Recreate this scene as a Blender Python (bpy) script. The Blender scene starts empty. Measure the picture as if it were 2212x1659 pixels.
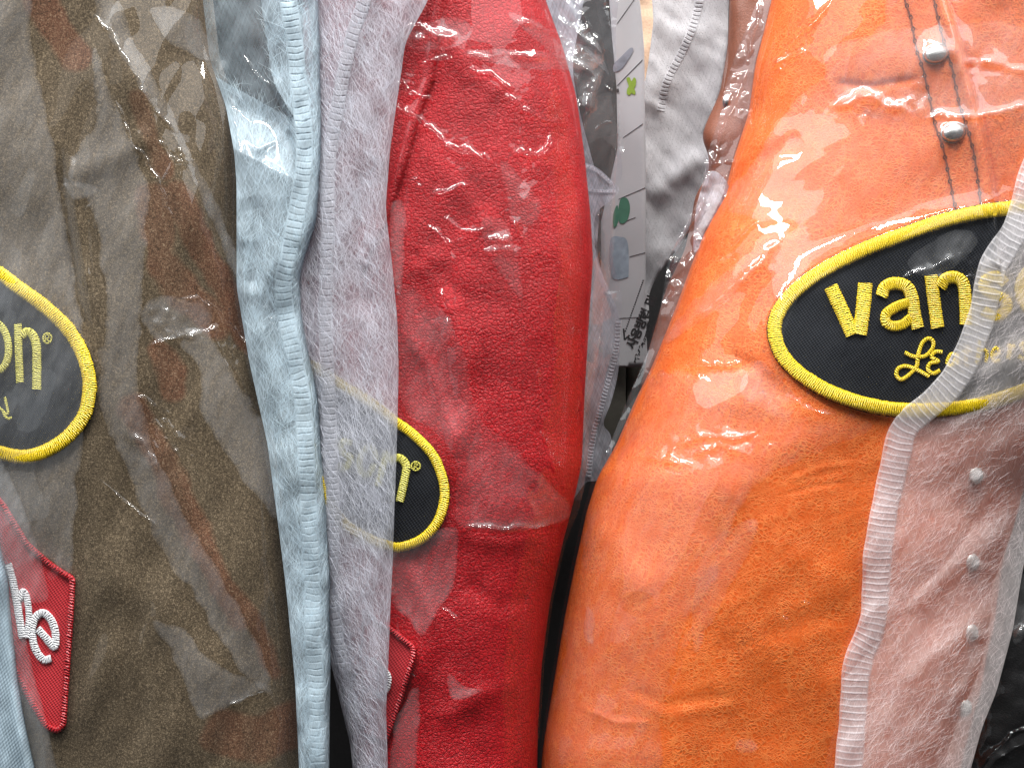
import bpy, math, random
import numpy as np
from mathutils import Vector
from mathutils.geometry import delaunay_2d_cdt

random.seed(7)
RNG = np.random.default_rng(11)
SC = bpy.context.scene
COL = SC.collection
S = 0.0002            # metres per unit of the working plane (0.2 mm)
DIST = 2200.0         # camera distance in the same units
CU, CV = 1106.0, 829.5
A = np.array

# ------------------------------------------------------------------ numeric helpers
def world(u, v, h):
    """plane coordinates (u right, v down, h towards the viewer) -> metres"""
    t = (DIST - h) / DIST
    return np.stack([(u - CU) * S * t, -h * S, (CV - v) * S * t], -1)

def _hash(ix, iy, seed):
    n = (ix.astype(np.int64) * 374761393 + iy.astype(np.int64) * 668265263 + seed * 974711) & 0x7fffffff
    n = ((n ^ (n >> 13)) * 1274126177) & 0x7fffffff
    n = n ^ (n >> 16)
    return (n & 0xffff) / 65535.0

def vnoise(x, y, seed=0):
    ix, iy = np.floor(x), np.floor(y)
    fx, fy = x - ix, y - iy
    fx = fx * fx * fx * (fx * (fx * 6 - 15) + 10); fy = fy * fy * fy * (fy * (fy * 6 - 15) + 10)
    a = _hash(ix, iy, seed); b = _hash(ix + 1, iy, seed)
    c = _hash(ix, iy + 1, seed); d = _hash(ix + 1, iy + 1, seed)
    return (a + (b - a) * fx) * (1 - fy) + (c + (d - c) * fx) * fy - 0.5

def fbm(u, v, scale, seed=0, octs=4, ax=1.0, ay=1.0, rot=0.0, gain=0.5):
    c, s = math.cos(rot), math.sin(rot)
    x, y = (u * c + v * s) / (scale * ax), (-u * s + v * c) / (scale * ay)
    out, a = 0.0, 1.0
    for k in range(octs):
        out = out + a * vnoise(x + 13.7 * k, y - 7.3 * k, seed + k * 17)
        x, y, a = x * 2.03, y * 2.03, a * gain
    return out * 2

def catmull(pts, step=4.0, closed=False):
    P = A(pts, float)
    if closed: P = np.vstack([P[-1], P, P[0], P[1]])
    else: P = np.vstack([2 * P[0] - P[1], P, 2 * P[-1] - P[-2]])
    out = []
    for i in range(1, len(P) - 2):
        p0, p1, p2, p3 = P[i - 1], P[i], P[i + 1], P[i + 2]
        n = max(2, int(np.hypot(*(p2 - p1)[:2]) / step) + 1)
        t = np.linspace(0, 1, n, endpoint=False)[:, None]
        out.append(0.5 * ((2 * p1) + (-p0 + p2) * t + (2 * p0 - 5 * p1 + 4 * p2 - p3) * t ** 2 + (-p0 + 3 * p1 - 3 * p2 + p3) * t ** 3))
    if not closed: out.append(P[-2][None])
    return np.vstack(out)

def edge(pts):
    """u as a smooth function of v"""
    P = A(pts, float)
    vv = np.arange(P[0, 1], P[-1, 1] + 1, 4.0)
    uu = np.interp(vv, P[:, 1], P[:, 0])
    k = np.hanning(17); k /= k.sum()
    uu = np.convolve(np.pad(uu, 8, mode='edge'), k, 'valid')
    return lambda v: np.interp(v, vv, uu)

def dist_poly(U, V, poly):
    """distance to a polyline and position along it (0..1)"""
    P = A(poly, float)
    seg = np.hypot(*(P[1:] - P[:-1]).T); tot = seg.sum(); acc = 0
    best = np.full(U.shape, 1e9); along = np.zeros(U.shape); side = np.zeros(U.shape)
    for (a, b, L) in zip(P[:-1], P[1:], seg):
        d = (b - a) / max(L, 1e-6)
        t = np.clip((U - a[0]) * d[0] + (V - a[1]) * d[1], 0, L)
        du, dv = U - a[0] - t * d[0], V - a[1] - t * d[1]
        q = np.hypot(du, dv); m = q < best
        best = np.where(m, q, best); along = np.where(m, (acc + t) / tot, along)
        side = np.where(m, np.sign(d[0] * dv - d[1] * du), side)
        acc += L
    return best, along, side

def crease(U, V, poly, amp, width, taper=True, sharp=False):
    P = A(poly, float); m = width * 4
    sel = (U > P[:, 0].min() - m) & (U < P[:, 0].max() + m) & (V > P[:, 1].min() - m) & (V < P[:, 1].max() + m)
    out = np.zeros(U.shape)
    if not sel.any(): return out
    d, al, _ = dist_poly(U[sel], V[sel], poly)
    w = np.exp(-d / width) if sharp else np.exp(-(d / width) ** 2)
    if taper: w = w * np.clip(np.sin(np.pi * np.clip(al, 0.02, 0.98)) * 2.2, 0, 1)
    out[sel] = amp * w
    return out

def facet_field(U, V, pts, hts):
    """piecewise flat surface through scattered points"""
    vs = [Vector((float(a), float(b))) for a, b in pts]
    _, _, tris, *_ = delaunay_2d_cdt(vs, [], [], 0, 1e-4)
    out = np.zeros(U.shape)
    P = A(pts, float); Hh = A(hts, float)
    for t in tris:
        a, b, c = P[t[0]], P[t[1]], P[t[2]]
        lo, hi = np.minimum(np.minimum(a, b), c), np.maximum(np.maximum(a, b), c)
        sel = (U >= lo[0]) & (U <= hi[0]) & (V >= lo[1]) & (V <= hi[1])
        if not sel.any(): continue
        u, v = U[sel], V[sel]
        den = (b[1] - c[1]) * (a[0] - c[0]) + (c[0] - b[0]) * (a[1] - c[1])
        if abs(den) < 1e-9: continue
        w0 = ((b[1] - c[1]) * (u - c[0]) + (c[0] - b[0]) * (v - c[1])) / den
        w1 = ((c[1] - a[1]) * (u - c[0]) + (a[0] - c[0]) * (v - c[1])) / den
        w2 = 1 - w0 - w1
        ins = (w0 > -1e-6) & (w1 > -1e-6) & (w2 > -1e-6)
        val = w0 * Hh[t[0]] + w1 * Hh[t[1]] + w2 * Hh[t[2]]
        tmp = out[sel]; tmp[ins] = val[ins]; out[sel] = tmp
    return out

def rand_facets(U, V, spacing, amp, seed, rot=0.0, stretch=1.0):
    r = np.random.default_rng(seed)
    c, s = math.cos(rot), math.sin(rot)
    lo_u, hi_u, lo_v, hi_v = U.min() - 200, U.max() + 200, V.min() - 200, V.max() + 200
    R = math.hypot(hi_u - lo_u, hi_v - lo_v) / 2 + spacing
    n1, n2 = int(2 * R / spacing) + 1, int(2 * R / (spacing * stretch)) + 1
    gx, gy = np.meshgrid(np.linspace(-R, R, n1), np.linspace(-R, R, n2))
    gx = gx + r.uniform(-.45, .45, gx.shape) * spacing; gy = gy + r.uniform(-.45, .45, gy.shape) * spacing * stretch
    pu = (lo_u + hi_u) / 2 + gx * c - gy * s; pv = (lo_v + hi_v) / 2 + gx * s + gy * c
    pts = np.stack([pu.ravel(), pv.ravel()], 1)
    return facet_field(U, V, pts, r.uniform(-amp, amp, len(pts)))

def blur(H, n):
    k = np.hanning(2 * n + 3)[1:-1]; k /= k.sum()
    P = np.pad(H, ((n, n), (0, 0)), mode='edge')
    H = sum(k[i] * P[i:i + H.shape[0]] for i in range(2 * n + 1))
    P = np.pad(H, ((0, 0), (n, n)), mode='edge')
    return sum(k[i] * P[:, i:i + H.shape[1]] for i in range(2 * n + 1))

# ------------------------------------------------------------------ object helpers
def tag(o, label=None, cat=None, group=None, kind=None):
    for k, x in (('label', label), ('category', cat), ('group', group), ('kind', kind)):
        if x: o[k] = x
    return o

def link(name, verts, faces, mat, parent=None, uv=None, smooth=True):
    me = bpy.data.meshes.new(name)
    verts = np.ascontiguousarray(verts, np.float32)
    if isinstance(faces, np.ndarray):
        n, k = faces.shape
        me.vertices.add(len(verts)); me.vertices.foreach_set('co', verts.ravel())
        me.loops.add(n * k); me.loops.foreach_set('vertex_index', np.ascontiguousarray(faces, np.int32).ravel())
        me.polygons.add(n); me.polygons.foreach_set('loop_start', np.arange(0, n * k, k, dtype=np.int32))
        me.update(calc_edges=True)
    else:
        me.from_pydata(verts.tolist(), [], faces)
    if uv is not None:
        lay = me.uv_layers.new(name='UVMap')
        idx = np.zeros(len(me.loops), np.int32); me.loops.foreach_get('vertex_index', idx)
        lay.data.foreach_set('uv', np.ascontiguousarray(uv[idx], np.float32).ravel())
    if smooth: me.polygons.foreach_set('use_smooth', np.ones(len(me.polygons), bool))
    me.validate(); me.update()
    me.materials.append(mat)
    o = bpy.data.objects.new(name, me); COL.objects.link(o)
    if parent: o.parent = parent
    return o

def root(name, label, cat, group=None):
    o = bpy.data.objects.new(name, None); COL.objects.link(o); o.empty_display_size = .01
    return tag(o, label, cat, group)

def quads(nr, nc, mask=None, wrap=False):
    i, j = np.meshgrid(np.arange(nr - 1), np.arange(nc if wrap else nc - 1), indexing='ij')
    a = i * nc + j; b = i * nc + (j + 1) % nc; c = (i + 1) * nc + (j + 1) % nc; d = (i + 1) * nc + j
    f = np.stack([a, d, c, b], -1).reshape(-1, 4)
    if mask is not None:
        f = f[mask.ravel()[f].all(1)]
    return f

def sheet(name, U, V, H, mat, parent=None, solid=0, mask=None, uvrot=None):
    vt = world(U, V, H).reshape(-1, 3)
    uv = np.stack([U.ravel() / 100, -V.ravel() / 100], 1)
    o = link(name, vt, quads(*U.shape, mask=mask), mat, parent, uv)
    if solid:
        m = o.modifiers.new('thickness', 'SOLIDIFY'); m.thickness = solid * S; m.offset = -1
    return o

def strip_grid(L, R, v0, v1, step=2.2, nmin=8):
    """rows follow v, columns run between two edges"""
    vv = np.arange(v0, v1 + step, step)
    l, r = L(vv), R(vv)
    n = max(nmin, int((r - l).max() / step))
    t = np.linspace(0, 1, n)
    return l[:, None] + (r - l)[:, None] * t[None], np.repeat(vv[:, None], n, 1), np.repeat(t[None], len(vv), 0)

def poly_sheet(name, poly, Hf, mat, parent=None, spacing=6.0, wobble=0.0, solid=0, smooth_edge=True, seed=1, fade=0):
    P = catmull(poly, spacing, True) if smooth_edge else None
    if P is None:
        Q = A(poly, float); P = []
        for a, b in zip(Q, np.roll(Q, -1, 0)):
            n = max(1, int(np.hypot(*(b - a)) / spacing))
            P += [a + (b - a) * k / n for k in range(n)]
        P = A(P)
    if wobble:
        P = P + np.stack([fbm(P[:, 0], P[:, 1], 40, seed), fbm(P[:, 0], P[:, 1], 40, seed + 5)], 1) * wobble
    lo, hi = P.min(0), P.max(0)
    gu, gv = np.meshgrid(np.arange(lo[0], hi[0], spacing), np.arange(lo[1], hi[1], spacing))
    gu = gu + (np.arange(gu.shape[0]) % 2)[:, None] * spacing / 2
    g = np.stack([gu.ravel(), gv.ravel()], 1)
    # keep interior points well away from the border
    x, y = g[:, 0], g[:, 1]; ins = np.zeros(len(g), bool); near = np.full(len(g), 1e9)
    for a, b in zip(P, np.roll(P, -1, 0)):
        cr = (a[1] > y) != (b[1] > y)
        ins ^= cr & (x < (b[0] - a[0]) * (y - a[1]) / (b[1] - a[1] + 1e-12) + a[0])
        near = np.minimum(near, np.hypot(x - a[0], y - a[1]))
    g = g[ins & (near > spacing * .7)]
    pts = [Vector(p) for p in np.vstack([P, g]).tolist()]
    n = len(P)
    vo, _, fo, *_ = delaunay_2d_cdt(pts, [(i, (i + 1) % n) for i in range(n)], [], 1, 1e-3)
    q = A([tuple(p) for p in vo])
    H = Hf(q[:, 0], q[:, 1])
    # faces arrive counter-clockwise with v up; v points down here, so flip to face the viewer
    f = A([[t[0], t[2], t[1]] for t in fo if len(t) == 3], dtype=np.int32)
    o = link(name, world(q[:, 0], q[:, 1], H), f, mat, parent, np.stack([q[:, 0] / 100, -q[:, 1] / 100], 1))
    if fade:      # reflection veil painted as haze, thinning towards some of its edges
        d = np.full(len(q), 1e9)
        for a, b in zip(P, np.roll(P, -1, 0)): d = np.minimum(d, np.hypot(q[:, 0] - a[0], q[:, 1] - a[1]))
        w = fade * np.clip(fbm(q[:, 0], q[:, 1], 130, seed + 3, 2) * 1.9 + .12, .05, 1.4)
        at = o.data.attributes.new('cover', 'FLOAT', 'POINT')
        at.data.foreach_set('value', np.clip(d / w + .3, 0, 1).astype(np.float32))
    if solid:
        m = o.modifiers.new('thickness', 'SOLIDIFY'); m.thickness = solid * S; m.offset = -1
    return o

def ribbon(path, width, Hf, lift, dome, ncross=9, flat=.0, jitter=0.0, seed=3, wtaper=None):
    """band of thread along a path: verts, faces, uv (uv.x in plane units along, uv.y across)"""
    P = A(path, float)
    T = np.gradient(P, axis=0); T /= np.linalg.norm(T, axis=1)[:, None] + 1e-9
    N = np.stack([-T[:, 1], T[:, 0]], 1)
    s = np.concatenate([[0], np.cumsum(np.hypot(*(P[1:] - P[:-1]).T))])
    w = np.full(len(P), width / 2.0)
    if wtaper is not None: w = w * wtaper
    q = np.linspace(-1, 1, ncross)
    wj = w[:, None] * (1 + jitter * np.random.default_rng(seed).uniform(-1, 1, (len(P), 1)))
    U = P[:, 0:1] + N[:, 0:1] * wj * q; V = P[:, 1:2] + N[:, 1:2] * wj * q
    H = Hf(U, V) + lift + dome * np.sqrt(np.clip(1 - np.abs(q) ** 2.4, 0, 1))[None]
    H[:, 0] -= lift * .95; H[:, -1] -= lift * .95
    uv = np.stack([np.repeat(s[:, None], ncross, 1).ravel() / 100, np.repeat(q[None], len(P), 0).ravel()], 1)
    vt = world(U, V, H).reshape(-1, 3)
    nr, nc = U.shape
    f = quads(nr, nc)
    return vt, f, uv

class Bag:
    def __init__(s): s.v, s.f, s.u, s.n = [], [], [], 0
    def add(s, v, f, u):
        s.v.append(v); s.f.append(f + s.n); s.u.append(u); s.n += len(v)
    def build(s, name, mat, parent=None):
        f = np.vstack(s.f)
        o = link(name, np.vstack(s.v), f, mat, parent, np.vstack(s.u))
        return o

# ------------------------------------------------------------------ materials
def mat_new(name):
    m = bpy.data.materials.new(name); m.use_nodes = True
    nt = m.node_tree; nt.nodes.clear()
    out = nt.nodes.new('ShaderNodeOutputMaterial')
    return m, nt, out

class N:
    """short node builder"""
    def __init__(s, nt): s.nt = nt
    def __call__(s, typ, ins=None, **props):
        n = s.nt.nodes.new('ShaderNode' + typ)
        for k, v in props.items(): setattr(n, k, v)
        for k, v in (ins or {}).items():
            if isinstance(v, bpy.types.NodeSocket): s.nt.links.new(v, n.inputs[k])
            else: n.inputs[k].default_value = v
        return n
    def math(s, op, a, b=0.0, clamp=False):
        n = s('Math', {0: a, 1: b}, operation=op); n.use_clamp = clamp
        return n.outputs[0]
    def ramp(s, fac, stops, interp='LINEAR'):
        n = s('ValToRGB', {'Fac': fac}); r = n.color_ramp; r.interpolation = interp
        while len(r.elements) < len(stops): r.elements.new(.5)
        for e, (p, c) in zip(r.elements, stops):
            e.position = p; e.color = c if len(c) == 4 else (*c, 1)
        return n.outputs[0]
    def noise(s, vec, scale, detail=3, rough=.5, dist=0.0):
        return s('TexNoise', {'Vector': vec, 'Scale': scale, 'Detail': detail, 'Roughness': rough, 'Distortion': dist}).outputs['Fac']
    def mix(s, fac, a, b, mode='MIX'):
        n = s('Mix', data_type='RGBA', blend_type=mode)
        for k, v in ((0, fac), (6, a), (7, b)):
            if isinstance(v, bpy.types.NodeSocket): s.nt.links.new(v, n.inputs[k])
            else: n.inputs[k].default_value = v if not isinstance(v, tuple) or len(v) == 4 else (*v, 1)
        return n.outputs[2]
    def rs(s, vec, ang, sc, loc=(0, 0, 0)):
        r_ = s('Mapping', {'Vector': vec, 'Rotation': (0, 0, math.radians(-ang))}).outputs[0]
        return s('Mapping', {'Vector': r_, 'Scale': sc, 'Location': loc}).outputs[0]
    def mapr(s, x, a, b, c=0., d=1.):
        return s('MapRange', {'Value': x, 1: a, 2: b, 3: c, 4: d}).outputs[0]

def leather(name, base, dark, light, pebble, fine, rough, bump, spec=.5, crack=.5):
    m, nt, out = mat_new(name); n = N(nt)
    co = n('TexCoord').outputs['Object']
    warp = n('TexNoise', {'Vector': co, 'Scale': 90., 'Detail': 3.})
    co2 = n('VectorMath', {0: co, 1: n('VectorMath', {0: warp.outputs['Color'], 'Scale': .0022}, operation='SCALE').outputs[0]}, operation='ADD').outputs[0]
    v1 = n('TexVoronoi', {'Vector': co2, 'Scale': pebble, 'Randomness': .95}, feature='DISTANCE_TO_EDGE').outputs['Distance']
    v2 = n('TexVoronoi', {'Vector': co2, 'Scale': fine, 'Randomness': 1.}, feature='DISTANCE_TO_EDGE').outputs['Distance']
    big = n.noise(co, 35., 4, .6); mid = n.noise(co, 260., 4, .6)
    p1 = n.mapr(v1, 0., .28); p2 = n.mapr(v2, 0., .22)
    p1 = n.math('POWER', p1, .6)
    h = n.math('ADD', n.math('MULTIPLY', p1, n.mapr(mid, .3, .7, .5, 1.)), n.math('MULTIPLY', p2, .4))
    h = n.math('ADD', h, n.math('MULTIPLY', mid, .5))
    col = n.mix(n.mapr(big, .3, .7), (*dark, 1), (*base, 1))
    col = n.mix(n.math('MULTIPLY', n.mapr(mid, .45, .75), .6), col, (*light, 1))
    line = n.math('MULTIPLY', n.mapr(n.math('MULTIPLY', p1, n.mapr(p2, 0, .6, .5, 1.)), 0., .45, 1., 0.), crack)
    col = n.mix(line, col, tuple(c * .45 for c in dark) + (1,))
    bp = n('Bump', {'Strength': bump, 'Distance': .0011, 'Height': h})
    b = n('BsdfPrincipled', {'Base Color': col, 'Roughness': rough, 'Specular IOR Level': spec, 'Normal': bp.outputs[0]})
    nt.links.new(b.outputs[0], out.inputs[0]); return m

def fibre_leather(name, base, dark, light, rough, bump):
    """waxy smooth leather: fine light hair lines and crackle over an even base"""
    m, nt, out = mat_new(name); n = N(nt)
    co = n('TexCoord').outputs['Object']
    w = n('TexNoise', {'Vector': co, 'Scale': 55., 'Detail': 4.})
    co2 = n('VectorMath', {0: co, 1: n('VectorMath', {0: w.outputs['Color'], 'Scale': .012}, operation='SCALE').outputs[0]}, operation='ADD').outputs[0]
    v1 = n('TexVoronoi', {'Vector': co2, 'Scale': 620., 'Randomness': 1.}, feature='DISTANCE_TO_EDGE').outputs['Distance']
    v2 = n('TexVoronoi', {'Vector': co2, 'Scale': 330., 'Randomness': 1.}, feature='DISTANCE_TO_EDGE').outputs['Distance']
    nz = n.noise(co2, 900., 3, .7); big = n.noise(co, 28., 5, .6); md = n.noise(co, 120., 4, .65)
    lines = n.math('MAXIMUM', n.mapr(v1, 0, .16, 1, 0), n.math('MULTIPLY', n.mapr(v2, 0, .1, 1, 0), .9))
    lines = n.math('MULTIPLY', lines, n.mapr(md, .35, .65, .3, 1.))
    col = n.mix(n.mapr(big, .3, .7), (*dark, 1), (*base, 1))
    col = n.mix(n.math('MULTIPLY', n.mapr(nz, .35, .7), .45), col, tuple(c * .75 for c in dark) + (1,))
    col = n.mix(n.math('MULTIPLY', lines, .7), col, (*light, 1))
    v3 = n('TexVoronoi', {'Vector': co2, 'Scale': 430., 'Randomness': 1.}, feature='DISTANCE_TO_EDGE').outputs['Distance']
    ck = n.math('MULTIPLY', n.mapr(v3, 0, .07, 1, 0), n.mapr(n.noise(co, 16., 4, .6), .5, .62))
    col = n.mix(n.math('MULTIPLY', ck, .6), col, tuple(c * .35 for c in dark) + (1,))
    h = n.math('ADD', n.math('MULTIPLY', lines, .5), n.math('ADD', n.math('MULTIPLY', md, .3), n.math('MULTIPLY', nz, .3)))
    bp = n('Bump', {'Strength': bump, 'Distance': .0007, 'Height': h})
    b = n('BsdfPrincipled', {'Base Color': col, 'Roughness': rough, 'Specular IOR Level': .35, 'Normal': bp.outputs[0]})
    nt.links.new(b.outputs[0], out.inputs[0]); return m

def suede(name, a, b_, rust):  # rust: tint of the red reflections painted on the suede
    m, nt, out = mat_new(name); n = N(nt)
    co = n('TexCoord').outputs['Object']
    sp = n.noise(co, 2100., 2, .6); sp2 = n.noise(co, 900., 3, .7)
    mp = n('Mapping', {'Vector': co, 'Rotation': (0, math.radians(-24), 0), 'Scale': (1, 1, .22)}).outputs[0]
    nap = n.noise(mp, 48., 5, .6, .5); rs = n.noise(mp, 26., 3, .5, .6)
    col = n.mix(n.mapr(nap, .32, .68), (*a, 1), (*b_, 1))
    col = n.mix(n.math('MULTIPLY', n('Attribute', attribute_name='red_reflection').outputs['Fac'], n.mapr(rs, .3, .65, .2, .85)), col, (*rust, 1))
    k = n.math('ADD', n.math('MULTIPLY', sp, .6), n.math('MULTIPLY', sp2, .4))
    col = n.mix(n.mapr(k, .36, .54), tuple(c * .38 for c in a) + (1,), col)
    col = n.mix(n.math('MULTIPLY', n.mapr(k, .52, .68), .75), col, tuple(min(1, c * 2.6 + .03) for c in b_) + (1,))
    bp = n('Bump', {'Strength': .55, 'Distance': .0004, 'Height': k})
    b = n('BsdfPrincipled', {'Base Color': col, 'Roughness': .95, 'Specular IOR Level': .12, 'Sheen Weight': .25, 'Sheen Roughness': .4, 'Normal': bp.outputs[0]})
    nt.links.new(b.outputs[0], out.inputs[0]); return m

def nonwoven(name, col, lo, hi, scale=1.0, trans=.4, waffle=False, dots=False, ribs=False):
    """thin spun felt: a veil whose cover drifts between lo and hi"""
    m, nt, out = mat_new(name); n = N(nt)
    uv = n('TexCoord').outputs['UV']
    cloud = n.noise(uv, 2.0 * scale, 4, .6)
    f1 = n.noise(n.rs(uv, 72, (.09, 1, 1)), 26., 2, .6); f2 = n.noise(n.rs(uv, 118, (.09, 1, 1)), 24., 2, .6)
    fib = n.math('ADD', n.math('MULTIPLY', f1, .5), n.math('MULTIPLY', f2, .5))
    dens = n.math('ADD', n.math('MULTIPLY', n.mapr(fib, .36, .64), .5), n.math('MULTIPLY', n.mapr(cloud, .32, .68), .5))
    al = n.mapr(dens, .1, .9, lo, hi)
    hgt = fib
    if waffle:
        vx = n('SeparateXYZ', {0: n('Mapping', {'Vector': uv, 'Rotation': (0, 0, .25)}).outputs[0]})
        wv = n.math('MULTIPLY', n.math('SINE', n.math('MULTIPLY', vx.outputs[0], 2 * math.pi * 14.)), n.math('SINE', n.math('MULTIPLY', vx.outputs[1], 2 * math.pi * 8.)))
        hgt = n.math('ADD', n.math('MULTIPLY', wv, .6), fib)
    if ribs:
        al = n.math('ADD', n.math('MULTIPLY', al, .85), n.math('MULTIPLY', n('Attribute', attribute_name='rib').outputs['Fac'], .45))
    if dots:
        vd = n('TexVoronoi', {'Vector': uv, 'Scale': 24., 'Randomness': .8}).outputs['Distance']
        hgt = n.math('ADD', hgt, n.math('MULTIPLY', n.mapr(vd, 0., .4), .6))
    shade = n.mix(n.mapr(hgt if dots else fib, .3, .7 if not dots else 1.2), tuple(c * (.8 if not dots else .55) for c in col) + (1,), (*col, 1))
    nrm = {}
    if waffle or dots: nrm = {'Normal': n('Bump', {'Strength': .4, 'Distance': .0005, 'Height': hgt}).outputs[0]}
    d = n('BsdfDiffuse', {'Color': shade, **nrm}); t = n('BsdfTranslucent', {'Color': shade, **nrm})
    mx = n('MixShader', {0: trans, 1: d.outputs[0], 2: t.outputs[0]})
    tr = n('BsdfTransparent')
    mm = n('MixShader', {0: n.math('ADD', al, 0., True), 1: tr.outputs[0], 2: mx.outputs[0]})
    nt.links.new(mm.outputs[0], out.inputs[0]); return m

def fibre_mat(name, col):
    m, nt, out = mat_new(name); n = N(nt)
    d = n('BsdfDiffuse', {'Color': (*col, 1)}); t = n('BsdfTranslucent', {'Color': (*col, 1)})
    mx = n('MixShader', {0: .4, 1: d.outputs[0], 2: t.outputs[0]})
    nt.links.new(mx.outputs[0], out.inputs[0]); return m

def felt(name, U, V, Hf, L, R, mat, fmat, parent, count, angles, width=.56, length=(26, 85), mask=None, lift=0., seed=5):
    """a felt panel whose mesh carries its loose fibres"""
    r = np.random.default_rng(seed)
    H = Hf(U, V) + lift
    v0 = world(U, V, H).reshape(-1, 3); f0 = quads(*U.shape, mask=mask)
    uv0 = np.stack([U.ravel() / 100, -V.ravel() / 100], 1)
    ok = np.flatnonzero(mask.ravel()) if mask is not None else np.arange(U.size)
    pick = ok[r.integers(0, len(ok), int(count * 1.5))]
    # clumped density, as in blown felt
    pu, pv = U.ravel()[pick] + r.uniform(-2, 2, len(pick)), V.ravel()[pick] + r.uniform(-2, 2, len(pick))
    keep = fbm(pu, pv, 60, seed, 3, .6, 1.5) * .45 + .72 > r.uniform(0, 1, len(pick))
    pu, pv = pu[keep][:count], pv[keep][:count]; n = len(pu)
    a = np.radians(r.choice(angles, n) + r.normal(0, 16, n)); ln = r.uniform(*length, n); bend = r.normal(0, .5, n)
    K = 6; t = np.linspace(0, 1, K)
    ang = a[:, None] + bend[:, None] * (t - .5)[None]
    du, dv = np.cos(ang) * (ln / K)[:, None], -np.sin(ang) * (ln / K)[:, None]
    fu, fv = pu[:, None] + np.cumsum(du, 1) - du.sum(1, keepdims=True) / 2, pv[:, None] + np.cumsum(dv, 1) - dv.sum(1, keepdims=True) / 2
    inside = ((fu > L(fv) + 1) & (fu < R(fv) + r.exponential(.8, (n, 1)) - .5)).all(1)
    fu, fv, ang = fu[inside], fv[inside], ang[inside]; n = len(fu)
    w = (width * r.uniform(.5, 1.1, n))[:, None] / 2 * np.array([.4, 1, 1, 1, 1, .4])[None]
    nu, nv = np.sin(ang), np.cos(ang)
    fh = Hf(np.clip(fu, L(fv), R(fv)), fv) + lift + np.where(r.random((n, 1)) < .3, r.uniform(1.5, 4.5, (n, 1)), r.uniform(.3, 1.5, (n, 1)))
    A_, B_ = world(fu + nu * w, fv + nv * w, fh), world(fu - nu * w, fv - nv * w, fh)
    fvv = np.stack([A_, B_], 2).reshape(-1, 3)
    base = np.arange(n)[:, None] * (2 * K) + np.arange(K - 1)[None] * 2
    ff = np.stack([base, base + 1, base + 3, base + 2], -1).reshape(-1, 4) + len(v0)
    uvf = np.stack([np.repeat(fu.ravel(), 2) / 100, -np.repeat(fv.ravel(), 2) / 100], 1)
    o = link(name, np.vstack([v0, fvv]), np.vstack([f0, ff]), mat, parent, np.vstack([uv0, uvf]))
    o.data.materials.append(fmat)
    mi = np.zeros(len(o.data.polygons), np.int32); mi[len(f0):] = 1
    o.data.polygons.foreach_set('material_index', mi)
    return o

def film(name, haze, gloss=1.0, rough=.014, tint=(1, 1, 1), crinkle=.25, hazevar=.5, sc=1.0, soft=False):
    """clear polythene: transparent, mirror-like at a glance, a little milky"""
    m, nt, out = mat_new(name); n = N(nt)
    uv = n('TexCoord').outputs['UV']
    mp = n.rs(uv, -25, (1.8, .55, 1))
    fc = n('LayerWeight', {'Blend': .5}).outputs['Facing']
    fr = n.math('ADD', n.math('MULTIPLY', n.math('POWER', fc, 5.), .38), .042)
    g = n('BsdfGlossy', {'Color': (1, 1, 1, 1), 'Roughness': rough})
    d = n('BsdfDiffuse', {'Color': (.82, .83, .85, 1)})
    t2 = n('BsdfTranslucent', {'Color': (.82, .83, .85, 1)})
    dm = n('MixShader', {0: .25, 1: d.outputs[0], 2: t2.outputs[0]})
    tr = n('BsdfTransparent', {'Color': (*tint, 1)})
    hz = n.math('MULTIPLY', n.mapr(n.noise(mp, 3.2, 3, .6), .3, .7, 1 - hazevar, 1 + hazevar), haze)
    if soft: hz = n.math('MULTIPLY', hz, n('Attribute', attribute_name='cover').outputs['Fac'])
    base = n('MixShader', {0: n.math('ADD', hz, 0., True), 1: tr.outputs[0], 2: dm.outputs[0]})
    mm = n('MixShader', {0: n.math('MULTIPLY', fr, gloss, True), 1: base.outputs[0], 2: g.outputs[0]})
    nt.links.new(mm.outputs[0], out.inputs[0]); return m

def thread(name, col, period, rough=.38, sheen=.5, dark=.45):
    m, nt, out = mat_new(name); n = N(nt)
    uv = n('TexCoord').outputs['UV']
    co = n('TexCoord').outputs['Object']
    sx = n('SeparateXYZ', {0: uv})
    jit = n.noise(co, 600., 2, .5)
    ph = n.math('ADD', n.math('MULTIPLY', sx.outputs[0], 100. / period), n.math('ADD', n.math('MULTIPLY', sx.outputs[1], .35), n.math('MULTIPLY', jit, 1.2)))
    w = n.math('MULTIPLY', n.math('ADD', n.math('SINE', n.math('MULTIPLY', ph, 2 * math.pi)), 1.), .5)
    lo = n.noise(n('Mapping', {'Vector': uv, 'Scale': (9, .8, 1)}).outputs[0], 5., 3, .6)
    c = n.mix(n.mapr(w, 0., .7), tuple(x * dark for x in col) + (1,), (*col, 1))
    c = n.mix(n.math('MULTIPLY', n.mapr(lo, .4, .7), .4), c, tuple(x * .62 for x in col) + (1,))
    bp = n('Bump', {'Strength': .8, 'Distance': .0005, 'Height': n.math('ADD', w, n.math('MULTIPLY', lo, .6))})
    b = n('BsdfPrincipled', {'Base Color': c, 'Roughness': rough, 'Specular IOR Level': .6, 'Normal': bp.outputs[0], 'Anisotropic': .5})
    nt.links.new(b.outputs[0], out.inputs[0]); return m

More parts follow.
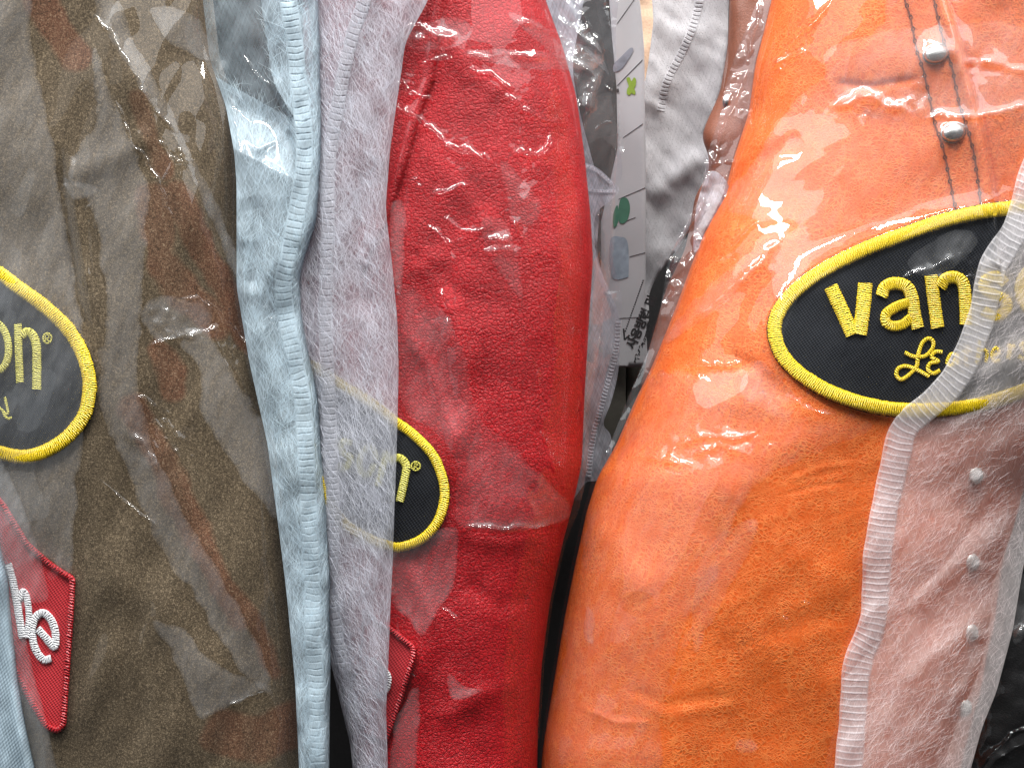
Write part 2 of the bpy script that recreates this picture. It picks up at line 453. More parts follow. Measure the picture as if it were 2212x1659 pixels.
def twill(name, col, period=6., ang=-35, light=(.05, .055, .065)):
    m, nt, out = mat_new(name); n = N(nt)
    uv = n('TexCoord').outputs['UV']
    mp = n('Mapping', {'Vector': uv, 'Rotation': (0, 0, math.radians(ang))}).outputs[0]
    sx = n('SeparateXYZ', {0: mp})
    a = n.math('SINE', n.math('MULTIPLY', sx.outputs[0], 2 * math.pi * 100 / period))
    b2 = n.math('SINE', n.math('MULTIPLY', sx.outputs[1], 2 * math.pi * 100 / (period * .8)))
    w = n.math('ADD', n.math('MULTIPLY', a, .6), n.math('MULTIPLY', b2, .4))
    nz = n.noise(uv, 30., 3, .7)
    c = n.mix(n.mapr(n.math('ADD', w, n.math('MULTIPLY', nz, 1.)), -.4, 1.5), (*col, 1), (*light, 1))
    bp = n('Bump', {'Strength': .5, 'Distance': .0003, 'Height': w})
    b = n('BsdfPrincipled', {'Base Color': c, 'Roughness': .8, 'Specular IOR Level': .12, 'Normal': bp.outputs[0]})
    nt.links.new(b.outputs[0], out.inputs[0]); return m

def plain(name, col, rough=.6, metal=0., spec=.5, noise_amt=.15, nscale=200., bump=.1):
    m, nt, out = mat_new(name); n = N(nt)
    co = n('TexCoord').outputs['Object']
    nz = n.noise(co, nscale, 4, .6)
    c = n.mix(n.mapr(nz, .3, .7), tuple(x * (1 - noise_amt) for x in col) + (1,), tuple(min(1, x * (1 + noise_amt)) for x in col) + (1,))
    bp = n('Bump', {'Strength': bump, 'Distance': .0005, 'Height': nz})
    b = n('BsdfPrincipled', {'Base Color': c, 'Roughness': rough, 'Metallic': metal, 'Specular IOR Level': spec, 'Normal': bp.outputs[0]})
    nt.links.new(b.outputs[0], out.inputs[0]); return m

M = {}
M['red'] = leather('red_leather', (.43, .005, .011), (.31, .003, .007), (.50, .012, .018), 540., 1150., .42, .5, .22, .85)
M['orange'] = fibre_leather('orange_leather', (.76, .125, .010), (.62, .088, .005), (.88, .28, .07), .6, .45)
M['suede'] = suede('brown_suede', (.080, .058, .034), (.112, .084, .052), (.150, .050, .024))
M['rust'] = leather('rust_leather', (.20, .062, .030), (.15, .045, .022), (.24, .08, .045), 700., 1500., .5, .2)
M['tan'] = plain('tan_cloth', (.50, .34, .24), .9, nscale=900, bump=.4)
M['cover_blue'] = nonwoven('white_felt_cool', (.53, .645, .72), .50, .96)
M['cover_cool_sheer'] = nonwoven('sheer_felt_cool', (.50, .61, .68), .26, .55)
M['cover_white'] = nonwoven('white_felt', (.53, .545, .615), .40, .88)
M['cover_sheer'] = nonwoven('sheer_felt', (.96, .91, .91), .40, .58, 1.3)
M['fib_bright'] = fibre_mat('bright_fibre', (.96, .90, .91))
M['cover_grey'] = nonwoven('grey_felt', (.74, .73, .76), .90, 1.0, 1.2, dots=True)
M['cover_waffle'] = nonwoven('waffle_felt', (.48, .60, .68), .85, 1.0, 1.0, waffle=True)
M['rib_blue'] = nonwoven('seam_felt_cool', (.64, .765, .84), .85, 1.0)
M['rib_white'] = nonwoven('seam_felt', (.62, .63, .69), .6, .9)
M['tape'] = nonwoven('ribbed_tape', (.92, .90, .93), .50, .68, ribs=True)
M['fib_blue'] = fibre_mat('cool_fibre', (.70, .82, .89))
M['fib_white'] = fibre_mat('white_fibre', (.70, .715, .78))
M['film'] = film('clear_film', .006)
M['fold'] = film('sheen_film', .085, hazevar=.3, crinkle=.03, soft=True)  # hazy film patches: broad reflections put into the film colour
M['sheen_fold_bright'] = film('milky_sheen_film', .14, hazevar=.3, crinkle=.06, soft=True)
M['sheen_grey'] = film('grey_sheen_film', .09, hazevar=.3, soft=True)  # grey reflection veil as haze, used on the brown bag
M['sheen_thin'] = film('thin_sheen_film', .05, hazevar=.5, soft=True)
M['film_loose'] = film('loose_film', .03, gloss=1.5, tint=(.93, .92, .95))
M['gold'] = thread('gold_thread', (.95, .67, .012), 4.6, dark=.72)
M['pale_gold'] = thread('pale_gold_thread', (.74, .68, .10), 4.6, dark=.6)
M['redthread'] = thread('red_thread', (.50, .012, .02), 6.)
M['whitethread'] = thread('white_thread', (.90, .91, .93), 5., dark=.85)
M['black_twill'] = twill('black_twill', (.0025, .003, .005), light=(.021, .024, .030))
M['navy_twill'] = twill('dark_twill', (.004, .006, .010), 4., light=(.013, .018, .024))
M['red_twill'] = twill('red_twill', (.40, .015, .02), 6., light=(.52, .05, .06))
M['stitch'] = plain('brown_thread', (.17, .035, .012), .85, nscale=1500, bump=.5, spec=.1)
M['hole'] = plain('stitch_hole', (.02, .006, .003), .9, spec=.05)
M['metal'] = plain('nickel', (.50, .50, .49), .27, 1., nscale=80, bump=.02, noise_amt=.08)
M['pale_metal'] = plain('brushed_nickel', (.80, .82, .80), .5, .8, nscale=80, bump=.02, noise_amt=.05)
M['dark'] = plain('dark_gap', (.010, .009, .010), .85, nscale=500, bump=.3)
M['black_leather'] = leather('black_leather', (.0045, .004, .0045), (.003, .003, .003), (.008, .007, .008), 600., 1200., .6, .2, .15)
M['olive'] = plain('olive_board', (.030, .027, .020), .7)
M['paper'] = plain('white_plastic', (.40, .40, .42), .5, nscale=30, noise_amt=.05, bump=.03)
M['ink'] = plain('black_ink', (.03, .028, .03), .6)
M['green'] = plain('green_print', (.20, .30, .03), .6)
M['teal'] = plain('teal_print', (.05, .15, .10), .6)
M['bluep'] = plain('blue_print', (.25, .30, .36), .6, noise_amt=.3, nscale=120)
M['slate'] = plain('slate_print', (.20, .21, .25), .6, noise_amt=.3, nscale=120)

# ------------------------------------------------------------------ sleeve surfaces
def tube_height(L, R, top, depth, p=2.3):
    def f(u, v):
        l, r = L(v), R(v)
        t = np.clip(np.abs((u - (l + r) / 2) / ((r - l) / 2)), 0, 1)
        return top - depth * (1 - np.sqrt(np.clip(1 - t ** p, 0, 1)))
    return f

def make_sleeve(name, L, R, Hf, v0, v1, mat, parent, back=-420, step=2.2):
    vv = np.arange(v0, v1 + step, step)
    l, r = L(vv), R(vv)
    n = int((r - l).max() / step)
    th = np.linspace(-math.pi / 2, math.pi / 2, n)
    t = np.sin(th) * .55 + th / (math.pi / 2) * .45
    t = np.sign(t) * np.clip(np.abs(t), 0, 1)
    U = ((l + r) / 2)[:, None] + ((r - l) / 2)[:, None] * t[None]
    V = np.repeat(vv[:, None], n, 1)
    H = Hf(U, V)
    # the back of the sleeve, coarser
    nb = 24
    tb = np.cos(np.linspace(0, math.pi, nb + 2)[1:-1])
    Ub = ((l + r) / 2)[:, None] + ((r - l) / 2)[:, None] * tb[None]
    e = (H[:, :1] + H[:, -1:]) / 2
    Hb = e - (150) * np.sqrt(1 - tb ** 2)[None]
    U2, V2, H2 = np.hstack([U, Ub]), np.repeat(vv[:, None], n + nb, 1), np.hstack([H, Hb])
    o = link(name, world(U2, V2, H2).reshape(-1, 3), quads(len(vv), n + nb, wrap=True), mat, parent,
             np.stack([U2.ravel() / 100, -V2.ravel() / 100], 1))
    return o

# brown sleeve
Lb = edge([(-330, -80), (-330, 700), (-200, 1100), (-60, 1700), (-60, 1800)])
Rb = edge([(448, -80), (460, 0), (475, 130), (510, 230), (528, 330), (533, 400), (533, 620), (560, 780), (600, 960), (625, 1150), (641, 1280), (660, 1480), (668, 1659), (672, 1800)])
_tb = tube_height(Lb, Rb, 10, 190, 2.4)
def H_brown(u, v):
    h = _tb(u, v) + fbm(u, v, 260, 3, 3, .6, 1.6, .35) * 14
    for p, a, w in (([(128, 330), (140, 450), (165, 620), (190, 760)], -13, 13), ([(150, 330), (165, 470), (190, 640)], 9, 14),
                    ([(150, 380), (230, 350), (330, 280)], 7, 30), ([(240, 60), (330, 260), (420, 480), (540, 760)], 9, 34),
                    ([(330, 900), (420, 1150), (560, 1400)], 8, 40), ([(200, 1250), (330, 1300), (500, 1500)], 7, 50)):
        h = h + crease(u, v, p, a, w)
    return h

# red sleeve
Lr = edge([(655, -80), (650, 1000), (690, 1250), (730, 1430), (760, 1560), (790, 1800)])
Rr = edge([(1160, -80), (1178, 0), (1215, 100), (1245, 210), (1262, 330), (1276, 470), (1281, 560), (1272, 700), (1263, 850), (1257, 1000), (1240, 1080), (1214, 1180), (1188, 1300), (1171, 1430), (1162, 1570), (1158, 1800)])
_tr = tube_height(Lr, Rr, 10, 210, 2.25)
RED_SEAM = [(975, -60), (962, 0), (948, 104), (941, 174), (914, 243), (889, 330), (868, 400), (838, 487), (800, 560)]
def H_red(u, v):
    h = _tr(u, v) + fbm(u, v, 200, 21, 3, 1., 1.2, .3) * 8
    d, al, side = dist_poly(u, v, RED_SEAM)
    m = np.clip(1 - (d / 60) ** 2, 0, 1)
    h = h + np.where(side > 0, 3, -2) * m * np.clip(d / 5, 0, 1) - 4 * np.exp(-(d / 4.5) ** 2)
    h = h + 6 * np.exp(-((d - 16) / 9) ** 2) * (side > 0)
    for p, a, w in (([(960, 610), (985, 720), (1000, 860), (990, 1000)], 12, 24), ([(880, 540), (950, 590), (1010, 650)], -2, 16), ([(870, 600), (950, 560), (1050, 480), (1110, 400)], 2.5, 24),
                    ([(870, 700), (930, 800), (980, 950), (1000, 1100)], 7, 16), ([(890, 640), (950, 760), (1010, 900)], -2, 18), ([(905, 520), (985, 540), (1060, 580)], -1.5, 18),
                    ([(1000, 1140), (1100, 1155), (1200, 1130)], -2, 14), ([(1000, 1165), (1100, 1175), (1190, 1160)], 2, 18), ([(900, 300), (1000, 420), (1080, 520)], 5, 26),
                    ([(870, 1200), (930, 1330), (900, 1500)], 7, 22), ([(960, 80), (1010, 160), (1100, 200)], 5, 26), ([(1000, 1250), (1080, 1310), (1150, 1290)], -4, 20),
                    ([(940, 1560), (1040, 1500), (1130, 1470)], 5, 24)):
        h = h + crease(u, v, p, a, w)
    return h

# orange sleeve
Lo = edge([(1690, -80), (1667, 0), (1650, 70), (1632, 139), (1618, 243), (1583, 348), (1565, 420), (1520, 504), (1492, 577), (1458, 670), (1409, 791), (1374, 861), (1329, 965), (1291, 1030), (1267, 1105), (1236, 1250), (1218, 1343), (1192, 1499), (1172, 1620), (1160, 1800)])
Ro = edge([(2760, -80), (2700, 500), (2450, 850), (2270, 1050), (2203, 1256), (2185, 1360), (2151, 1492), (2120, 1569), (2096, 1659), (2058, 1800)])
_to = tube_height(Lo, Ro, 70, 300, 2.3)
ST1 = [(1940, -60), (1955, 0), (1969, 45), (1979, 104), (1997, 163), (2012, 229), (2019, 264), (2037, 323), (2061, 435), (2075, 500)]
ST2 = [(2004, -60), (2019, 7), (2038, 87), (2057, 150), (2073, 226), (2098, 306), (2117, 424), (2128, 500)]
FLAP = [(2026, -60), (2045, 0), (2066, 70), (2101, 195), (2122, 278), (2139, 382), (2146, 431), (2160, 560)]
def H_orange(u, v):
    h = _to(u, v) + fbm(u, v, 330, 41, 3) * 8 + fbm(u, v, 90, 43, 3, 1.8, .7, -.5) * .8
    d, al, side = dist_poly(u, v, FLAP)
    lap = np.exp(-(d / 90) ** 2)
    h = h + np.where(side > 0, 7, -7) * lap * np.clip(d / 4, 0, 1)
    h = h + 7 * np.exp(-((d - 12) / 12) ** 2) * (side > 0) - 5 * np.exp(-((d - 5) / 6) ** 2) * (side < 0)
    for q in (ST1, ST2):
        h = h - crease(u, v, q, 2.2, 7, False)
    for p, a, w in (([(1560, 420), (1640, 350), (1740, 300)], -9, 26), ([(1420, 800), (1520, 850), (1640, 880), (1760, 900)], 4, 28), ([(1480, 700), (1600, 580), (1700, 470)], 4, 38),
                    ([(1800, 180), (1880, 190), (1990, 170)], -6, 10), ([(1800, 360), (1860, 400), (1920, 380)], 4, 40), ([(1560, 1100), (1640, 1000), (1760, 930)], 4.5, 44),
                    ([(1340, 1480), (1440, 1520), (1600, 1500)], -1.6, 14), ([(1340, 1500), (1440, 1545), (1600, 1520)], 1.2, 14), ([(1240, 1520), (1330, 1560), (1420, 1560)], 1.5, 8), ([(1700, 1040), (1780, 1010), (1850, 1000)], 1.2, 8), ([(1690, 1070), (1760, 1050), (1840, 1040)], -1, 6), ([(1700, 1180), (1780, 1260), (1800, 1400)], 3, 40),
                    ([(1260, 1130), (1330, 1180), (1400, 1300)], 7, 40), ([(1560, 760), (1640, 800), (1720, 880)], -5, 16), ([(1640, 1380), (1750, 1340), (1840, 1330)], -2.5, 26)):
        h = h + crease(u, v, p, a, w)
    return h

jk_brown = root('suede_jacket', 'brown suede jacket with an oval patch and a red patch at the left', 'jacket', 'leather jackets hanging in a row')
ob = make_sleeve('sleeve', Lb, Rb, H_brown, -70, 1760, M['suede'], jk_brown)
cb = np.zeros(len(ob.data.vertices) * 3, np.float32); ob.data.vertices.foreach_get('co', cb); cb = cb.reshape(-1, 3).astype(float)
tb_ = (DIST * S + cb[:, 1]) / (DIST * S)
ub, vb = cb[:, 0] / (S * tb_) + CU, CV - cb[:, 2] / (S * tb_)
red_reflection = np.zeros(len(ub))  # rust tint painted on the suede for red reflections in the film
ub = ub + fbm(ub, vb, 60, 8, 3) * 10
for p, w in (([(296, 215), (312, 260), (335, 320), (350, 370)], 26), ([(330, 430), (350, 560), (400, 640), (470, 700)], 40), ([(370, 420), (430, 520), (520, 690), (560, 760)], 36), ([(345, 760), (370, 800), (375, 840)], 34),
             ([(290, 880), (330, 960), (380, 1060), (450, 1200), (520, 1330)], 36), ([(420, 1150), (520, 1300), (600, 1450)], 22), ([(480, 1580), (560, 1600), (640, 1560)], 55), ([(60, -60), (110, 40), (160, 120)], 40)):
    d_, al_, _ = dist_poly(ub, vb, p); red_reflection = np.maximum(red_reflection, np.clip((w - d_) / 12, 0, 1))
ob.data.attributes.new('red_reflection', 'FLOAT', 'POINT').data.foreach_set('value', red_reflection.astype(np.float32))
jk_red = root('leather_jacket', 'red pebbled leather jacket sleeve hanging between the white covers and the gap', 'jacket', 'leather jackets hanging in a row')
make_sleeve('sleeve', Lr, Rr, H_red, -70, 1760, M['red'], jk_red)
jk_or = root('leather_jacket', 'bright orange leather jacket with metal studs and a large oval patch', 'jacket', 'leather jackets hanging in a row')
make_sleeve('sleeve', Lo, Ro, H_orange, -70, 1760, M['orange'], jk_or, step=2.4)

# ------------------------------------------------------------------ patches and embroidery
def oval_patch(outline, Hf, bw, thick, cloth, gold, parent, words, wgold, name='oval_patch'):
    P = catmull(outline, 3.0, True)
    c = P.mean(0)
    rings = np.linspace(0, 1, 40)
    nP = len(P)
    U = c[0] + rings[:, None] * (P[None, :, 0] - c[0]); V = c[1] + rings[:, None] * (P[None, :, 1] - c[1])
    H = Hf(U, V) + thick + fbm(U, V, 130, 5, 2) * 1.5
    U = np.vstack([U, P[None, :, 0]]); V = np.vstack([V, P[None, :, 1]]); H = np.vstack([H, Hf(P[:, 0], P[:, 1])[None] - 1])
    base = link(name, world(U, V, H).reshape(-1, 3), quads(len(rings) + 1, nP, wrap=True)[:, ::-1], cloth, parent,
                np.stack([U.ravel() / 100, -V.ravel() / 100], 1))
    # raised overlocked border
    T = np.roll(P, -1, 0) - np.roll(P, 1, 0); T /= np.linalg.norm(T, axis=1)[:, None]
    Nn = np.stack([-T[:, 1], T[:, 0]], 1)
    if ((P + Nn * 5 - c) ** 2).sum() > ((P - c) ** 2).sum(): Nn = -Nn
    mid = np.vstack([P, P[:1]]) + np.vstack([Nn, Nn[:1]]) * bw / 2
    # resample evenly, one step per half thread
    v, f, uv = ribbon(mid, bw, Hf, thick + 2, 9, 13, jitter=.05)
    link('border', v, f, gold, base, uv)
    bag = Bag()
    for path, w in words:
        pp = catmull(path, 2.5)
        v, f, uv = ribbon(pp, w, Hf, thick + 2.5, 4.0, 9, jitter=.05)
        bag.add(v, f, uv)
    bag.build('lettering', wgold, base)
    return base

def T_(pts, ou, ov, k): return [(ou + x * k, ov + y * k) for x, y in pts]
def ell(cx, cy, rx, ry, a0=0, a1=360, tilt=0, n=24):
    t = np.radians(np.linspace(a0, a1, n)); c, s = math.cos(math.radians(tilt)), math.sin(math.radians(tilt))
    return [(cx + rx * math.cos(q) * c - ry * math.sin(q) * s, cy + rx * math.cos(q) * s + ry * math.sin(q) * c) for q in t]

# orange: bold word and script word
K, OU, OV = .2191, 1730.8, 548.1
van = [([(290, 322), (400, 560), (505, 795)], 32), ([(632, 288), (610, 540), (575, 795)], 33),
       ([(790, 420), (830, 330), (930, 295), (1040, 330), (1095, 440), (1115, 580), (1150, 735)], 29),
       ([(1070, 480), (950, 520), (845, 590), (835, 670), (900, 715), (1000, 700), (1090, 630)], 24),
       ([(1280, 212), (1310, 470), (1345, 730)], 30), ([(1370, 330), (1430, 250), (1530, 240), (1600, 310), (1620, 500), (1625, 700)], 29),
       ([(2010, 300), (1930, 230), (1830, 260), (1810, 340), (1900, 410), (2010, 460), (2010, 560), (1910, 620), (1790, 560)], 28),
       (ell(2330, 370, 165, 215, -10, 352, -8), 29), ([(2640, 120), (2680, 620)], 30), ([(2700, 220), (2800, 120), (2900, 180), (2940, 560)], 29),
       ([(1020, 975), (1110, 1015), (1220, 1010), (1290, 940), (1300, 865), (1250, 838), (1190, 890), (1150, 1010), (1140, 1105), (1080, 1180), (990, 1240), (938, 1195), (960, 1130), (1040, 1110), (1150, 1150), (1262, 1212)], 9.5),
       ([(1392, 972), (1325, 968), (1285, 1020), (1350, 1062), (1272, 1082), (1250, 1140), (1300, 1182), (1370, 1150)], 9.5),
       ([(1540, 1010), (1480, 990), (1440, 1070), (1480, 1110), (1540, 1000), (1540, 1100)], 9), ([(1640, 900), (1620, 1080), (1660, 1100)], 9), ([(1590, 970), (1690, 955)], 9),
       ([(1760, 850), (1730, 1080), (1780, 960), (1830, 970), (1820, 1070)], 9), ([(1890, 1010), (1950, 980), (1920, 930), (1880, 990), (1900, 1060), (1960, 1050)], 9),
       ([(2030, 900), (2060, 930), (2040, 1040), (2060, 940), (2110, 910)], 11), ([(2250, 870), (2170, 900), (2190, 950), (2230, 990), (2190, 1040), (2140, 1010)], 11)]
OVAL3 = [(1656, 711), (1663, 676), (1684, 641), (1717, 607), (1774, 567), (1860, 524), (1941, 493), (2050, 456), (2174, 434), (2300, 432), (2420, 465), (2490, 540), (2500, 640), (2440, 740), (2340, 810), (2212, 862), (2120, 890), (2030, 902), (1940, 902), (1860, 888), (1788, 863), (1744, 839), (1709, 814), (1678, 780), (1662, 746)]
oval_patch(OVAL3, H_orange, 34, 8, M['black_twill'], M['gold'], jk_or, [(T_(p, OU, OV, K), w * 1.1) for p, w in van], M['gold'])

K, OU, OV = .1739, 0, 663.5
onw = [(ell(-60, 490, 165, 300, -100, 265, -6), 19), ([(222, 205), (232, 560), (248, 935)], 20), ([(265, 360), (330, 310), (400, 345), (450, 470), (458, 700), (455, 1020)], 23),
       (ell(588, 388, 52, 62, 0, 360), 5), ([(560, 430), (570, 345), (605, 355), (600, 388), (572, 395), (615, 430)], 4),
       ([(60, 1115), (85, 1230), (100, 1310), (70, 1330), (35, 1285), (60, 1350), (100, 1385), (148, 1372)], 7), ([(-60, 1150), (0, 1260), (30, 1280)], 7)]
oval_patch([(0, 573), (45, 605), (104, 648), (157, 698), (191, 753), (208, 810), (208, 858), (195, 907), (157, 956), (104, 990), (52, 1003), (0, 995), (-60, 975), (-140, 920), (-190, 840), (-200, 740), (-180, 640), (-130, 580), (-60, 560)],
           H_brown, 33, 8, M['navy_twill'], M['gold'], jk_brown, [(T_(p, OU, OV, K), w) for p, w in onw], M['pale_gold'])

K, OU, OV = .34776, 461.5, 548
nr = [([(1078, 1225), (1050, 1330), (1022, 1445)], 19), ([(1090, 1290), (1150, 1268), (1196, 1315), (1186, 1400), (1155, 1540)], 21),
      (ell(955, 1290, 45, 85, 0, 350, 12), 17), (ell(1256, 1320, 27, 27), 4.5), ([(1245, 1338), (1250, 1305), (1268, 1312), (1252, 1322), (1270, 1338)], 3.5),
      ([(860, 1180), (800, 1170), (800, 1230), (850, 1270), (820, 1330), (770, 1310)], 17)]
oval_patch([(672, 777), (740, 819), (809, 861), (858, 899), (900, 930), (941, 972), (962, 1014), (972, 1059), (967, 1101), (950, 1141), (916, 1175), (867, 1193), (832, 1188), (790, 1172), (740, 1140), (695, 1080), (668, 1000), (655, 900), (655, 820)],
           H_red, 23, 8, M['black_twill'], M['gold'], jk_red, [(T_(p, OU, OV, K), w) for p, w in nr], M['pale_gold'])

def red_patch(poly, Hf, parent, words, bw):
    base = poly_sheet('red_patch', poly, lambda u, v: Hf(u, v) + 7, M['red_twill'], parent, 5, smooth_edge=False, solid=5)
    Q = A(poly + [poly[0]], float); P = []
    for a, b in zip(Q[:-1], Q[1:]):
        n = max(2, int(np.hypot(*(b - a)) / 3)); P += [a + (b - a) * k / n for k in range(n)]
    P = A(P); k = np.hanning(9); k /= k.sum()
    PP = np.vstack([P[-8:], P, P[:8]])
    P = np.stack([np.convolve(PP[:, i], k, 'same')[8:-8] for i in (0, 1)], 1)
    P = np.vstack([P, P[:2]])
    v, f, uv = ribbon(P, bw, Hf, 9, 8, 11, jitter=.06)
    link('border', v, f, M['redthread'], base, uv)
    bag = Bag()
    for p, w in words:
        v, f, uv = ribbon(catmull(p, 2.5), w, Hf, 9, 5, 9, jitter=.05); bag.add(v, f, uv)
    bag.build('lettering', M['whitethread'], base)
K, OU, OV = .34776, 0, 1081.8
mew = [([(232, 792), (285, 850), (338, 905), (345, 820), (315, 735), (262, 695), (215, 735), (200, 820), (220, 920), (270, 985), (318, 978)], 20),
       ([(118, 610), (142, 562), (166, 600), (180, 710), (172, 850)], 17), ([(50, 390), (84, 520), (108, 650), (140, 850)], 20)]
red_patch([(-30, 1050), (7, 1092), (56, 1174), (104, 1217), (140, 1241), (156, 1250), (152, 1325), (145, 1430), (136, 1566), (122, 1578), (100, 1568), (68, 1516), (30, 1440), (-20, 1330)],
          H_brown, jk_brown, [(T_(p, OU, OV, K), w) for p, w in mew], 15)
red_patch([(780, 1310), (842, 1358), (892, 1398), (892, 1419), (860, 1520), (832, 1600), (790, 1580), (770, 1440)],
          H_red, jk_red, [([(800, 1420), (825, 1440), (840, 1462), (834, 1492), (810, 1500)], 13)], 14)

# ------------------------------------------------------------------ stitching and studs on the orange jacket
def stitches(path, Hf, parent, gap=26.0, ln=21.0):
    P = catmull(path, 1.0); s = np.concatenate([[0], np.cumsum(np.hypot(*(P[1:] - P[:-1]).T))])
    bag = Bag(); hole = Bag(); r = random.Random(4)
    for a in np.arange(0, s[-1] - gap, gap):
        q = np.linspace(a, a + ln, 9)
        u, v = np.interp(q, s, P[:, 0]), np.interp(q, s, P[:, 1])
        u = u + r.uniform(-1, 1)
        k = np.linspace(-1, 1, 9)
        tv, tf, tu = ribbon(np.stack([u, v], 1), 3.8, lambda a_, b_: Hf(a_, b_), 1.0, 3.0, 5)
        bag.add(tv, tf, tu)
        m = a + ln + (gap - ln) / 2
        hu, hv = np.interp(m, s, P[:, 0]), np.interp(m, s, P[:, 1])
        t = np.linspace(0, 2 * math.pi, 11)[:-1]
        uu, vv_ = hu + 4.2 * np.cos(t), hv + 5.2 * np.sin(t)
        pu, pv = np.append(uu, hu), np.append(vv_, hv)
        hh = Hf(pu, pv) + 1.2; hh[-1] -= 3
        f = A([[i, 10, (i + 1) % 10, (i + 1) % 10] for i in range(10)])
        hole.add(world(pu, pv, hh), f[:, [0, 1, 2]], np.zeros((11, 2)))
    o = bag.build('stitching', M['stitch'], parent)
    hole.build('needle_holes', M['hole'], o)
stitches(ST1, H_orange, jk_or); stitches(ST2, H_orange, jk_or)

def stud(u, v, ru, rv, Hf, parent, high=.75, tilt=0., mat='metal'):
    h0 = float(Hf(A([[u]], float), A([[v]], float))[0, 0])
    ph = np.linspace(0, math.pi / 2, 15); th = np.linspace(0, 2 * math.pi, 40, endpoint=False)
    r = np.concatenate([[1.10, 1.12, 1.06], np.cos(ph)]); z = np.concatenate([[-.2, .02, .08], .06 + np.sin(ph) * high])
    c, s = math.cos(tilt), math.sin(tilt)
    x, y = r[:, None] * np.cos(th) * ru, r[:, None] * np.sin(th) * rv
    U, V = u + x * c - y * s, v + x * s + y * c
    H = h0 + z[:, None] * (ru + rv) / 2 + 0 * U
    return link('stud', world(U, V, H).reshape(-1, 3), quads(len(r), 40, wrap=True), M[mat], parent)
stud(2023, 117, 28, 21, H_orange, jk_or, tilt=-.25); stud(2061, 287, 27, 21, H_orange, jk_or, tilt=-.2)
for (u, v) in ((2106, 1026), (2098, 1214), (2096, 1366), (2082, 1528)):
    stud(u, v, 16, 18, H_orange, jk_or, high=.6, mat='pale_metal')

# ------------------------------------------------------------------ white covers
def seam(path, w, Hf, mat, parent, period, lift=3., amp=3.5, name='seam_band', duty=.7, ridge=False, seed=2, flatten=1):
    P = catmull(path, 1.1)
    T = np.gradient(P, axis=0); T /= np.linalg.norm(T, axis=1)[:, None]
    Nn = np.stack([-T[:, 1], T[:, 0]], 1)
    s = np.concatenate([[0], np.cumsum(np.hypot(*(P[1:] - P[:-1]).T))])
    q = np.linspace(-1, 1, 26)
    wv = w / 2 * (1 + .03 * np.sin(s / 37.) + .02 * np.sin(s / 13. + 1))
    U = P[:, :1] - Nn[:, :1] * wv[:, None] * q; V = P[:, 1:] - Nn[:, 1:] * wv[:, None] * q
    ph = s[:, None] / period + fbm(U, V, 30, seed, 2) * (.12 if ridge else .2) + .18 * q[None] ** 2
    fr = ph - np.floor(ph)
    if ridge: rib = np.exp(-((fr - .5) / .12) ** 2)
    else: rib = 1 - np.exp(-((fr - .5) / .085) ** 2)
    amp_l = .55 + .9 * _hash(np.floor(ph), np.floor(ph) * 0, seed)
    flat = np.clip((1 - np.abs(q)) / .16, 0, 1)[None]
    if ridge: H = Hf(U, V) + lift * np.clip(flat * 2, 0, 1) + amp * rib * amp_l * flat
    else: H = Hf(U, V) + lift * np.clip((1 - np.abs(q)) / .1, 0, 1)[None] - amp * (1 - rib) * amp_l * np.clip((.86 - np.abs(q)) / .1, 0, 1)[None]
    o = link(name, world(U, V, H).reshape(-1, 3), quads(*U.shape)[:, ::-1], mat, parent, np.stack([U.ravel() / 100, -V.ravel() / 100], 1))
    at = o.data.attributes.new('rib', 'FLOAT', 'POINT')
    at.data.foreach_set('value', np.ascontiguousarray(rib * flat * np.ones_like(U), np.float32).ravel())
    return o

SEAM_A = [(610, -60), (632, 60), (643, 160), (655, 270), (657, 350), (645, 440), (622, 560), (612, 620), (622, 710), (640, 790), (655, 880), (662, 1000), (668, 1120), (674, 1250), (678, 1400), (684, 1500), (690, 1700)]
LA = lambda v: np.minimum(Rb(v) - 22, RA(v) - 30)
RA = edge([(680, -80), (690, 0), (697, 100), (697, 340), (688, 470), (660, 550), (648, 605), (657, 700), (690, 860), (701, 1000), (712, 1120), (716, 1250), (714, 1350), (714, 1450), (712, 1560), (710, 1800)])
def H_A(u, v):
    q = (RA(v) - u)
    h = -60 + 0 * u
    d, _, side = dist_poly(u, v, SEAM_A)
    h = h + 10 * np.exp(-(d / 80) ** 2)
    h = h - 60 * np.exp(-np.clip(q, 0, None) / 5)
    h = h + fbm(u, v, 120, 61, 3, .7, 1.5) * 14
    # the recessed pocket at the top left and the flap lip beside it
    lip = edge([(555, -80), (562, 0), (575, 90), (590, 180), (615, 225), (640, 262), (641, 420)])(v)
    pocket = np.clip((lip - u) / 14, 0, 1) * np.clip((330 - v + (u - 520) * .5) / 90, 0, 1)
    h = h - 42 * pocket
    h = h + crease(u, v, [(640, 262), (600, 300), (540, 330)], 10, 14) + crease(u, v, [(540, 420), (560, 520), (545, 640)], -12, 22)
    h = h + crease(u, v, [(545, 640), (590, 820), (630, 1000), (655, 1180)], 10, 20)
    return h
cA = root('garment_cover', 'bluish white felt garment cover with ladder seam beside the brown suede jacket', 'garment cover', 'white felt garment covers')
U, V, t = strip_grid(LA, RA, -70, 1760, 2.4)
sheet('panel', U, V, H_A(U, V) - 3, M['cover_cool_sheer'], cA)
lipA = edge([(555, -80), (562, 0), (575, 90), (590, 180), (615, 225), (640, 262), (641, 420)])
mk = ~((U < lipA(V)) & (V < 250 - (620 - U) * .55))
felt('outer_panel', U, V, H_A, LA, RA, M['cover_blue'], M['fib_blue'], cA, 6500, (70, 105, 125, 85, 40), mask=mk)
seam(SEAM_A, 38, H_A, M['rib_blue'], cA, 14.5, 1.8, 1.5)

